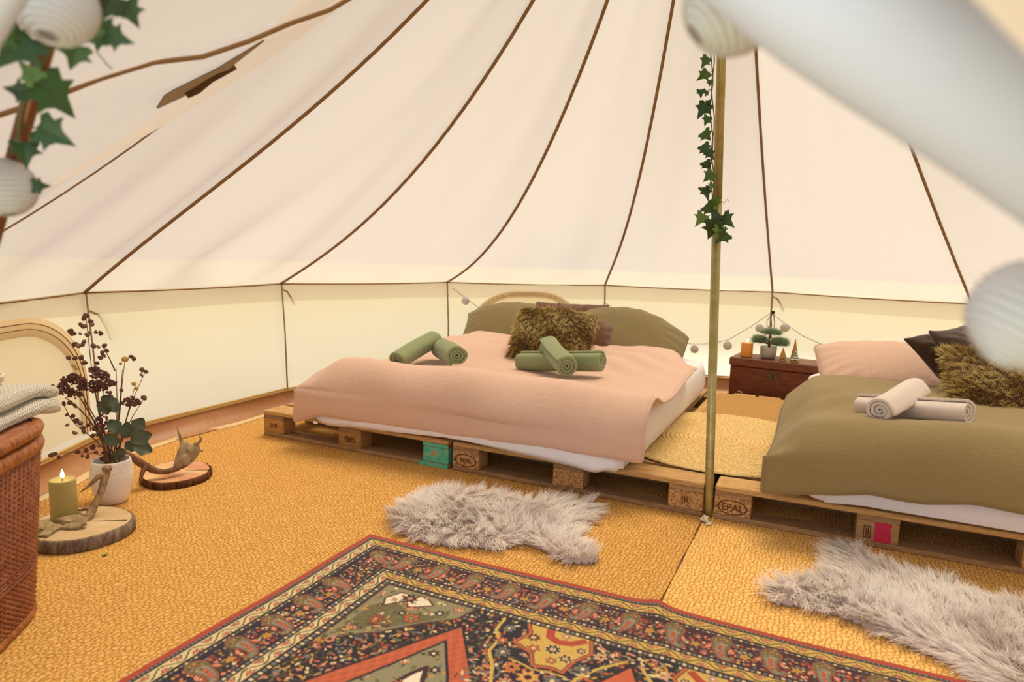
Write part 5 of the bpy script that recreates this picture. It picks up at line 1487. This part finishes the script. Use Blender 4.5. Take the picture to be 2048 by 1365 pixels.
def plate(b, P, th, n_dir, bow=.0):
    """thick bowed plate over the outline P (3-D points), thinner at the rim"""
    P = np.array(P); c = P.mean(0); nd = np.array(n_dir) / np.linalg.norm(n_dir); N = len(P)
    P = curve_pts(np.vstack([P, P[:1]]), N * 3)[:-1]; N = len(P)
    fs = [1, .93, .7, .4, .05]
    rows = []
    for f, h_ in zip(fs, [0, .7, 1, 1, 1]): rows.append(c + (P - c) * f + nd * (th * .5 * h_ + bow * (1 - f * f)))
    for f, h_ in zip(fs[::-1], [1, 1, 1, .7, 0]): rows.append(c + (P - c) * f - nd * (th * .5 * h_ - bow * (1 - f * f)))
    G = np.array(rows); G = np.concatenate([G, G[:, :1]], 1); b.grid(G)
a1 = empty('antler', (.43, -1.31, .047), 0, 'tan antler with its burr raised, resting on the thick log slice by the candle', 'antler')
b = MB()
ctube(b, [PD(214, 938, 2.60), PD(209, 960, 2.585), PD(202, 985, 2.565), PD(190, 1010, 2.545), PD(180, 1030, 2.525), PD(172, 1044, 2.505)], [.014, .0135, .0125, .0135, .016, .012], 30)
ctube(b, [PD(210, 948, 2.59), PD(196, 955, 2.57), PD(180, 970, 2.55), PD(161, 985, 2.53)], [.012, .0105, .007, .0015])
ctube(b, [PD(184, 1022, 2.54), PD(172, 1019, 2.56), PD(160, 1021, 2.58), PD(149, 1019, 2.60)], [.010, .007, .005, .0015])
b.sphere(PD(214, 938, 2.60), .0185, 12, 8, (1, 1, .8))
b.build('beam', M_ANT1, a1)
b = MB()
q = lambda x, y, z: PZ(x, y, z)
plate(b, [q(176, 1036, .078), q(171, 1049, .062), q(156, 1056, .054), q(138, 1057, .054), q(122, 1049, .060), q(112, 1040, .078), q(128, 1034, .082), q(152, 1030, .082)], .010, (0.1, -.1, 1), -.008)
plate(b, [q(114, 1052, .066), q(112, 1060, .060), q(99, 1068, .054), q(80, 1073, .054), q(66, 1070, .058), q(62, 1052, .098), q(78, 1042, .078), q(100, 1043, .076)], .010, (0.1, -.1, 1), -.008)
ctube(b, [q(172, 1046, .066), q(150, 1057, .053), q(124, 1056, .053), q(112, 1060, .053), q(90, 1074, .053)], [.009, .007, .007, .008, .006])
b.build('palm', M_ANTP, a1)
a2 = empty('antler', (.2, -.74, .032), 0, 'dark brown antler with a flat palm and upright tine on the thin log slice', 'antler')
b = MB()
ctube(b, [PD(240, 902, 2.93), PD(262, 914, 2.95), PD(288, 931, 2.98), PD(308, 941, 3.0), PD(330, 944, 3.02), PD(352, 938, 3.05), PD(372, 930, 3.08)], [.012, .015, .018, .015, .013, .013, .009], 30)
ctube(b, [PD(294, 932, 2.98), PD(287, 941, 2.96), PD(283, 952, 2.945), PD(283, 966, 2.94)], [.014, .011, .008, .004])
b.build('beam', M_ANT2, a2)
b = MB()
plate(b, [PD(346, 935, 3.04), PD(351, 915, 3.06), PD(358, 895, 3.08), PD(363, 880, 3.10), PD(372, 884, 3.11), PD(384, 888, 3.12), PD(397, 890, 3.13), PD(400, 902, 3.13), PD(394, 915, 3.12), PD(384, 926, 3.10), PD(368, 937, 3.07)], .013, tuple(-CAM_F + np.array([0, 0, .3])), .006)
ctube(b, [PD(363, 886, 3.10), PD(360, 872, 3.10), PD(356, 863, 3.10), PD(354, 855, 3.10)], [.008, .006, .004, .001])
ctube(b, [PD(388, 889, 3.12), PD(398, 886, 3.13), PD(402, 878, 3.13), PD(397, 871, 3.13)], [.008, .007, .005, .0015])
ctube(b, [PD(398, 903, 3.13), PD(404, 902, 3.135), PD(410, 899, 3.14)], [.006, .004, .001], 10)
b.build('palm', M_ANTP, a2)

# ================================================================ vase and dried flowers
VB = np.array([.222, -1.050, .0])
vase = empty('vase', VB, 0, 'white ribbed ceramic vase holding the dried flowers', 'vase')
prof = [(.050, .0005), (.055, .004), (.066, .035), (.0755, .075), (.080, .110), (.0795, .128)]
for i in range(5): z = .130 + i * .0085; prof += [(.079 - i * .0012, z), (.0778 - i * .0012, z + .002), (.079 - i * .0014, z + .004)]
prof += [(.0715, .174), (.0690, .180), (.066, .180), (.066, .172), (.070, .14), (.070, .06), (.04, .010), (.0005, .009)]
MB().lathe(prof, 48, VB).build('body', simple('white_ceramic', '#ebe4dc', .35, col2='#e2d9cf', vscale=6), vase)
VT = VB + np.array([0, 0, .175])
bq = empty('dried_flower_bouquet', VT, 0, 'tall bouquet of dried brown eucalyptus, sedum heads and green leaves in the vase', 'flowers')
VDEP = 2.83
rb = random.Random(12)
M_STEM = simple('dry_stem', '#7a5334', .9, col2='#5d3b28', vscale=40); M_EUC = simple('dry_eucalyptus', '#55332a', .75, col2='#7b5446', vscale=30)
M_SED = simple('dry_sedum', '#4e2d2a', .95, col2='#7d5148', vscale=60); M_YEL = simple('dry_yellow_head', '#a5803a', .9, col2='#c9a759', vscale=120, bump=(160, .7, .004))
t = NT('leathery_leaf'); v = t.coord('Object'); g = t.noise(v, 14, 3); oi = t.n('ShaderNodeObjectInfo')
M_LEAFG = t.done(t.bsdf(t.mix(t.math('MULTIPLY', oi.outputs['Random'], .7), t.ramp(g, [(.3, lin('#3b4630')), (.7, lin('#5a6444'))]), lin('#43452e')), .5, 0, t.bump(t.noise(v, 60, 3), .2, .003), spec=.4))
def bp(x, y, d=None): return PD(x, y, VDEP + (rb.uniform(-.05, .05) if d is None else d))
mouth = lambda: VT + np.array([rb.uniform(-.035, .035), rb.uniform(-.035, .035), -.05])
stems = [[(172, 632), (178, 690), (188, 770), (205, 850)], [(250, 722), (244, 770), (236, 850)], [(270, 772), (255, 830), (242, 880)], [(232, 735), (234, 800), (233, 880)], [(145, 775), (175, 820), (205, 880)],
         [(190, 785), (200, 840), (215, 890)], [(130, 795), (170, 830), (205, 885)], [(262, 812), (250, 850), (238, 895)], [(205, 765), (212, 830), (222, 890)], [(128, 812), (150, 848), (195, 885)], [(150, 745), (170, 800), (205, 870)],
         [(245, 740), (238, 820), (231, 890)], [(288, 798), (262, 840), (240, 890)], [(290, 745), (258, 820), (240, 890)], [(165, 790), (190, 850), (214, 895)], [(208, 700), (218, 716), (230, 742)]]
b_all = []
for i, st in enumerate(stems):
    d0 = rb.uniform(-.05, .05); P = [bp(x, y, d0 * (1 - k / len(st))) for k, (x, y) in enumerate(st)]
    if i != len(stems) - 1: P = P + [mouth()]
    b = MB(); ctube(b, P, [.0012, .0016, .0022, .0028, .003] if i not in (4, 6) else [.002, .003, .0045, .005], 16, 5); b.build('stem', M_STEM, bq)
tw = MB(); ctube(tw, [bp(100, 913, -.02), bp(135, 906, -.01), bp(170, 906, 0), bp(205, 912, 0), VT + (0, 0, -.02)], [.001, .0012, .0016, .002], 14, 5); tw.build('stem', M_STEM, bq)
def disc_mesh(name, mat, n=9):
    V = [(0, 0, .0)]; 
    for i in range(n):
        a = 2 * math.pi * i / n; q = 1 + .10 * math.cos(3 * a + 1)
        V.append((q * math.cos(a), q * .85 * math.sin(a), .14 * math.cos(2 * a)))
    V += [(x, y, z - .05) for x, y, z in V]
    F = [[0, 1 + i, 1 + (i + 1) % n] for i in range(n)] + [[n + 1, n + 2 + (i + 1) % n, n + 2 + i] for i in range(n)] + [[1 + i, n + 2 + i, n + 2 + (i + 1) % n, 1 + (i + 1) % n] for i in range(n)]
    return fast_mesh(name, np.array(V), F, mat, True)
ME_DISC = disc_mesh('leaf', M_EUC)
def face_cam(p, tilt, rnd, spin=0):
    """matrix whose Z axis points roughly at the doorway, tilted at random"""
    z = Vector(tuple(CAM_O - np.array(p))).normalized()
    z = (z + Vector((rnd.uniform(-1, 1), rnd.uniform(-1, 1), rnd.uniform(-1, 1))) * tilt).normalized()
    q = z.to_track_quat('Z', 'Y').to_matrix().to_4x4()
    return q @ Matrix.Rotation(spin, 4, 'Z')
discs = [(172, 632), (168, 637), (181, 643), (162, 650), (168, 653), (184, 650), (141, 663), (146, 668), (160, 668), (178, 666), (175, 670), (192, 665), (201, 667), (150, 689), (156, 692), (168, 684), (165, 690), (187, 692), (197, 694), (209, 692), (213, 702), (205, 706), (201, 716), (208, 712), (137, 716), (150, 717), (163, 716), (169, 726), (194, 727),
         (262, 714), (268, 718), (284, 740), (292, 744), (283, 750), (288, 796), (243, 781), (220, 786), (106, 772), (113, 779), (121, 770), (128, 808), (140, 806), (149, 812), (134, 830), (145, 833), (152, 842), (134, 851), (161, 847), (166, 856), (150, 866), (176, 851), (168, 864), (186, 872), (102, 911), (110, 908), (118, 915), (155, 905), (165, 912), (172, 901), (175, 914),
         (196, 870), (205, 862), (212, 850), (190, 858), (202, 838), (215, 826), (222, 862), (198, 892), (208, 905), (218, 912), (240, 918), (205, 918), (198, 812), (206, 820), (238, 850), (226, 842), (192, 905), (186, 895)]
for x, y in discs:
    p = bp(x, y); s_ = rb.uniform(.0085, .0135)
    M_ = face_cam(p, .7, rb, rb.uniform(0, 6.28)) @ Matrix.Scale(s_, 4); M_.translation = Vector(tuple(p - VT))
    link('leaf', ME_DISC, bq, mw=M_)
def cluster(x, y, wx, wy, n, seed):
    r = random.Random(seed); b = MB(); d0 = r.uniform(-.03, .03)
    for _ in range(n):
        u, v = r.uniform(-1, 1), r.uniform(-1, 1)
        if u * u + v * v > 1: continue
        p = PD(x + u * wx, y + v * wy * (1 - .4 * abs(u)) - 3 * (1 - u * u), VDEP + d0 + r.uniform(-.035, .035)); b.sphere(p, r.uniform(.0035, .0062), 6, 4)
    o = b.build('sedum_head', M_SED, bq); return o
for i, (x, y, wx, wy, n) in enumerate([(146, 762, 27, 11, 190), (128, 782, 20, 12, 130), (183, 777, 32, 12, 220), (200, 752, 20, 9, 90), (212, 768, 22, 9, 100), (262, 806, 19, 11, 110), (150, 792, 14, 9, 60), (215, 800, 12, 14, 60), (190, 742, 14, 7, 50), (205, 848, 16, 18, 70)]):
    cluster(x, y, wx, wy, n, 40 + i)
for x, y, r_ in ((250, 719, .014), (241, 728, .007), (268, 768, .010), (273, 777, .009), (147, 732, .009), (152, 737, .009)):
    MB().sphere(bp(x, y, -.03), r_, 12, 8, (1, 1, .85)).build('flower_bud', M_YEL, bq)
def broad_leaf(name, mat, n=10):
    V = []; F = []
    for i in range(n + 1):
        f = i / n; w_ = .40 * math.sin(math.pi * min(1, f * .95 + .04)) ** .75 * (1 + .10 * math.sin(f * 14))
        for q in (-1, -.5, 0, .5, 1): V.append((w_ * q, f, .10 * abs(q) - .22 * f * f + .03 * math.sin(f * 9) * abs(q)))
    m_ = 5
    V = np.array(V); V2 = V - [0, 0, .012]; N = len(V)
    for i in range(n):
        for k in range(4):
            a = i * m_ + k; F.append([a, a + 1, a + m_ + 1, a + m_]); F.append([N + a + m_, N + a + m_ + 1, N + a + 1, N + a])
    return fast_mesh(name, np.vstack([V, V2]), F, mat, True)
ME_BROAD = broad_leaf('broad_leaf', M_LEAFG)
for x, y, sp, s_ in ((238, 868, .3, .070), (264, 866, -.7, .072), (262, 882, -1.25, .078), (238, 888, .9, .064), (266, 892, -2.0, .075), (248, 898, 2.4, .055), (232, 880, 1.5, .060), (252, 876, -.1, .066), (250, 890, -1.7, .06), (230, 826, .2, .085), (220, 824, .75, .060)):
    p = bp(x, y, -.05 + rb.uniform(-.02, .02))
    M_ = face_cam(p, .45, rb, sp) @ Matrix.Scale(s_, 4); M_.translation = Vector(tuple(p - VT))
    link('broad_leaf', ME_BROAD, bq, mw=M_)
p = PZ(207, 1115, 0.0)
M_ = Matrix.Translation(tuple(p + (0, 0, .004))) @ Matrix.Rotation(.6, 4, 'Z') @ Matrix.Scale(.022, 4)
o = link('fallen_leaf', broad_leaf('fallen_leaf', simple('fresh_leaf', '#5f8a3a', .6), 6)); o.matrix_world = M_
prop(o, 'tiny green leaf lying on the coir mat in front of the log slice', 'leaf')
# ================================================================ ivy
t = NT('ivy_leaf'); v = t.coord('Object'); oi = t.n('ShaderNodeObjectInfo'); g = t.noise(v, 3.5, 3)
c = t.ramp(oi.outputs['Random'], [(0, lin('#20391c')), (.35, lin('#2c4d22')), (.7, lin('#456a2a')), (1, lin('#6c8a3c'))])
c = t.mix(t.math('MULTIPLY', g, .5), c, lin('#2a4420'))
pb = t.bsdf(c, .42, 0, t.bump(g, .15, .01), spec=.4)
M_IVY = t.done(pb)
M_VINE = simple('ivy_vine', '#5b4a2a', .8, col2='#6a6a34', vscale=40)
def ivy_mesh(name, mat, wide=1.0):
    out = [(0, 0), (.12, .03), (.32, -.06), (.50, .06), (.40, .20), (.36, .27), (.56, .42), (.34, .46), (.20, .56), (.10, .78), (0, 1.0)]
    half = [(x * wide, y) for x, y in out]
    ctr = [(0, 0), (0, .05), (0, .08), (0, .12), (0, .2), (0, .27), (0, .42), (0, .48), (0, .6), (0, .8), (0, 1)]
    z = lambda x, y: .22 * abs(x) - .18 * y * y - .25 * max(0, abs(x) - .3)
    V = []; F = []
    for sgn in (1, -1):
        b0 = len(V)
        for (hx, hy), (cx, cy) in zip(half, ctr):
            mx, my = hx * .5, (hy + cy) / 2
            V += [(cx, cy, z(0, cy)), (sgn * mx, my, z(mx, my)), (sgn * hx, hy, z(hx, hy))]
        for i in range(len(half) - 1):
            for k in (0, 1):
                f = [b0 + i*3 + k, b0 + i*3 + k + 1, b0 + i*3 + 3 + k + 1, b0 + i*3 + 3 + k]
                F.append(f if sgn > 0 else f[::-1])
    V = np.array(V); V[:, 1] -= .35; V2 = V - [0, 0, .014]; N = len(V)
    F = F + [[N + q for q in f[::-1]] for f in F]
    return fast_mesh(name, np.vstack([V, V2]), F, mat, True)
ME_IVY = ivy_mesh('leaf', M_IVY)
ri = random.Random(31)
def ivy_leaf(parent, base, p, size, spin, tilt=.45):
    M_ = face_cam(p, tilt, ri, spin) @ Matrix.Scale(size, 4); M_.translation = Vector(tuple(np.array(p) - base))
    return link('leaf', ME_IVY, parent, mw=M_)
def pole_at(y):
    f = np.linspace(0, 1, 400); P = PB[None] * (1 - f[:, None]) + PT[None] * f[:, None]
    d = P - CAM_O; z = d @ CAM_F; yy = 682.5 - FPX * (d @ CAM_U) / z
    k = np.argmin(abs(yy - y)); return z[k]
iv_px = [(1412, 85, 16), (1411, 122, 22), (1408, 150, 24), (1402, 185, 16), (1412, 186, 14), (1407, 218, 30), (1414, 240, 18), (1412, 270, 24), (1410, 298, 24), (1420, 308, 20), (1414, 330, 22), (1419, 352, 24), (1411, 384, 28), (1418, 417, 26), (1432, 404, 20), (1402, 437, 26), (1432, 434, 22), (1452, 440, 30), (1426, 456, 38), (1447, 474, 26), (1438, 462, 26), (1420, 165, 12), (1417, 205, 12), (1424, 372, 14)]
ib = PD(1430, 470, pole_at(470) - .03)
ivp = empty('ivy_garland', ib, 0, 'thin ivy garland hanging down the upper part of the central tent pole', 'ivy')
for i in range(2):
    P = [PD(1423 + i * 3 + 3 * math.sin(y * .05 + i * 2), y, pole_at(y) - .025) for y in np.linspace(-120 if i else 20, 470 - 20 * i, 22)]
    MB().tube(P, .0022, 5).build('vine', M_VINE, ivp)
for x, y, s_ in iv_px:
    d = pole_at(y) - .035; p = PD(x, y, d)
    ivy_leaf(ivp, ib, p, s_ * d / FPX * 1.18, math.pi + ri.uniform(-.9, .9), .55)
    MB().tube([p, PD(x * .5 + 1423 * .5, y - 3, d + .006), PD(1424, y - 8, d + .008)], .0011, 4).build('leaf_stalk', M_VINE, ivp)
ta = [(1446, 408), (1452, 402), (1455, 398), (1458, 402), (1455, 405)]
MB().tube([PD(x, y, pole_at(420) - .04) for x, y in ta], .0010, 4).build('tendril', M_VINE, ivp)
# big ivy round the left door leg
def leg_depth(y):
    f = np.linspace(0, 1, 300)[:, None]; P = A_FL * (1 - f) + A_APEX * f; d = P - CAM_O; z = d @ CAM_F; yy = 682.5 - FPX * (d @ CAM_U) / z; yy[z < .05] = 1e9
    k = np.argmin(abs(yy - y)); return float(z[k]), float(1024 + FPX * (d[k] @ CAM_R) / z[k])
lv = [(216, 10, 62, 2.9), (258, 22, 52, 3.5), (205, 66, 66, -2.2), (232, 74, 46, -2.0), (34, 92, 84, 2.5), (150, 108, 52, 2.9), (106, 188, 84, -2.4), (38, 182, 40, 1.6), (102, 266, 64, -2.0), (50, 302, 50, 3.3), (78, 372, 30, -1.6), (14, 72, 44, 1.6), (190, 58, 46, 3.1), (62, 148, 44, .9), (70, 50, 50, 2.0), (150, 60, 50, 2.6)]
d0, x0_ = leg_depth(210); lb = PD(x0_, 210, d0 - .02)
ivd = empty('ivy_garland', lb, 0, 'large leaved ivy wound round the left doorway leg', 'ivy')
P = [PD(leg_depth(y)[1] + 14 * math.sin(y * .022), y, leg_depth(y)[0] - .018) for y in np.linspace(-60, 400, 24)]
MB().tube(P, .0024, 6).build('vine', M_VINE, ivd)
for x, y, s_, sp in lv:
    dd = min(leg_depth(y)[0], 1.2) - ri.uniform(.035, .06); p = PD(x, y, dd)
    ivy_leaf(ivd, lb, p, s_ * dd / FPX * 1.12, sp + ri.uniform(-.2, .2), .35)
    lx = leg_depth(y)[1]
    MB().tube([p, PD(x * .5 + lx * .5, y - 10, dd + .015), PD(lx + 4, y - 14, dd + .02)], .0012, 4).build('leaf_stalk', M_VINE, ivd)
P = [(190, 90), (196, 108), (205, 118), (215, 130), (224, 138)]
MB().tube([PD(x, y, .97) for x, y in P], .0012, 4).build('tendril', M_VINE, ivd)

# ================================================================ paper lanterns in the doorway
t = NT('lantern_paper'); nb = t.bump(t.noise(t.coord('Object'), 60, 3), .15, .003)
d_ = t.n('ShaderNodeBsdfDiffuse'); d_.inputs[0].default_value = (.50, .48, .47, 1); t.l(nb, d_.inputs[1]); q_ = t.n('ShaderNodeBsdfTranslucent'); q_.inputs[0].default_value = (.18, .165, .15, 1)
ad = t.n('ShaderNodeAddShader'); t.l(d_.outputs[0], ad.inputs[0]); t.l(q_.outputs[0], ad.inputs[1]); M_PAPER = t.done(ad)
M_WIRE = simple('wire', '#b9b2ac', .5, metal=.3); M_CORD = simple('clear_cord', '#cfc6ba', .7)
def lantern_mesh(b, c, r, ribs=13, n=28, hole=.26, amp=.955):
    pr = []
    a0 = math.asin(hole)
    for i in range(ribs):
        for f, q in ((0, 1.0), (.35, amp), (.65, amp)):
            th = a0 + (math.pi - 2 * a0) * (i + f) / ribs; k = r * q
            pr.append((k * math.sin(th), -k * math.cos(th) * .97))
    pr.append((r * math.sin(a0), r * math.cos(a0) * .97))
    return b.lathe(pr, n, c, cap=False)
def lantern(px, py, dep, rad, label, cord_len, tilt=0.0, roll_=0.0):
    c = PD(px, py, dep)
    e = empty('paper_lantern', c, 0, label, 'lantern', 'paper lanterns in the doorway')
    Rm = Matrix.Translation(tuple(c)) @ Matrix.Rotation(tilt, 4, Vector(tuple(CAM_R))) @ Matrix.Rotation(roll_, 4, Vector(tuple(CAM_F))) @ Matrix.Translation(tuple(-c))
    lantern_mesh(MB(), c, rad, 15, 36).xf(Rm).build('shade', M_PAPER, e)
    b = MB(); a0 = math.asin(.26)
    for i in range(16):
        th = a0 + (math.pi - 2 * a0) * i / 15; k = rad * 1.003
        b.tube([(c[0] + k * math.sin(th) * math.cos(a), c[1] + k * math.sin(th) * math.sin(a), c[2] - k * math.cos(th) * .97) for a in np.linspace(0, 2 * math.pi, 37)], .0007, 4, cap=False)
    b.xf(Rm).build('rib_wires', M_WIRE, e)
    for sg in (-1, 1):
        rr = rad * .25; zz = sg * rad * .935
        MB().tube([(c[0] + rr * math.cos(a), c[1] + rr * math.sin(a), c[2] + zz) for a in np.linspace(0, 2 * math.pi, 25)], .0016, 6).xf(Rm).build('rim_wire', M_WIRE, e)
    MB().sphere((c[0], c[1], c[2] + rad * .55), .006, 8, 6).xf(Rm).build('bulb', M_WIRE, e)
    tp = Rm @ Vector((c[0], c[1], c[2] + rad * .55)); t2 = Rm @ Vector((c[0], c[1], c[2] + rad * 1.05))
    MB().tube([tp, t2, (t2.x, t2.y, c[2] + rad + cord_len)], .0012, 5).build('cord', M_CORD, e)
lantern(112, 12, .76, .0432, 'white paper lantern at the top left in front of the ivy leg', .22, -.45)
lantern(8, 375, .99, .0425, 'white paper lantern at the left edge below the ivy leaves', .17, -.15, -.25)
lantern(1464, 12, .60, .0425, 'white paper lantern at the top, in front of the central pole', .24, -.1, .9)
lantern(2062, 632, .50, .0420, 'white paper lantern at the right edge below the rolled flap', .13, .1, .5)

# ================================================================ string of little lanterns along the back wall
RW_ = 2.895
sb = PC(1543, 626, RW_)
sl_ = empty('string_lights', sb, 0, 'string of small white paper globes looped along the back wall', 'string lights')
cord_px = [(905, 577), (928, 594), (960, 618), (1000, 636), (1060, 650), (1120, 646), (1180, 628), (1212, 607), (1235, 622), (1290, 655), (1340, 678), (1385, 689), (1420, 688), (1455, 681), (1500, 655), (1543, 626), (1570, 648), (1605, 672), (1640, 688), (1690, 700), (1760, 712), (1830, 705), (1895, 669), (1938, 646), (1962, 660), (2005, 690), (2060, 715)]
MB().tube([PC(x, y, RW_) for x, y in cord_px], .0022, 5).build('cord', simple('brown_cord', '#6b5a4a', .8), sl_)
for x, y, r_ in ((931, 602, .032), (1389, 699, .034), (1455, 692, .036), (1519, 657, .034), (1570, 656, .036), (1637, 698, .036), (1075, 664, .034), (1300, 672, .034), (1850, 716, .034)):
    c = PC(x, y, RW_ - .035); lantern_mesh(MB(), c, r_, 9, 18).build('globe', M_PAPER, sl_)
M_BLK = simple('black_cable', '#1c1816', .6)
ca = empty('power_cable', PC(1546, 650, RW_ - .02), 0, 'black power cable and plug hanging on the back wall above the bonsai', 'cable')
b = MB().tube([PC(x, y, RW_ - .02) for x, y in [(1546, 624), (1542, 634), (1543, 650), (1541, 668), (1547, 690)]], .0036, 6)
b.tube([PC(x, y, RW_ - .022) for x, y in [(1547, 626), (1549, 645), (1548, 672)]], .0030, 6)
b.tube([PC(x, y, RW_ - .02) for x, y in [(1541, 632), (1534, 642), (1534, 652), (1541, 658)]], .0022, 6)
b.build('cable', M_BLK, ca)
c = PC(1546, 625, RW_ - .02); MB().box(c[0] - .014, c[0] + .014, c[1] - .010, c[1] + .010, c[2] - .012, c[2] + .012, .003).build('plug', M_BLK, ca)
bpy.context.view_layer.update()
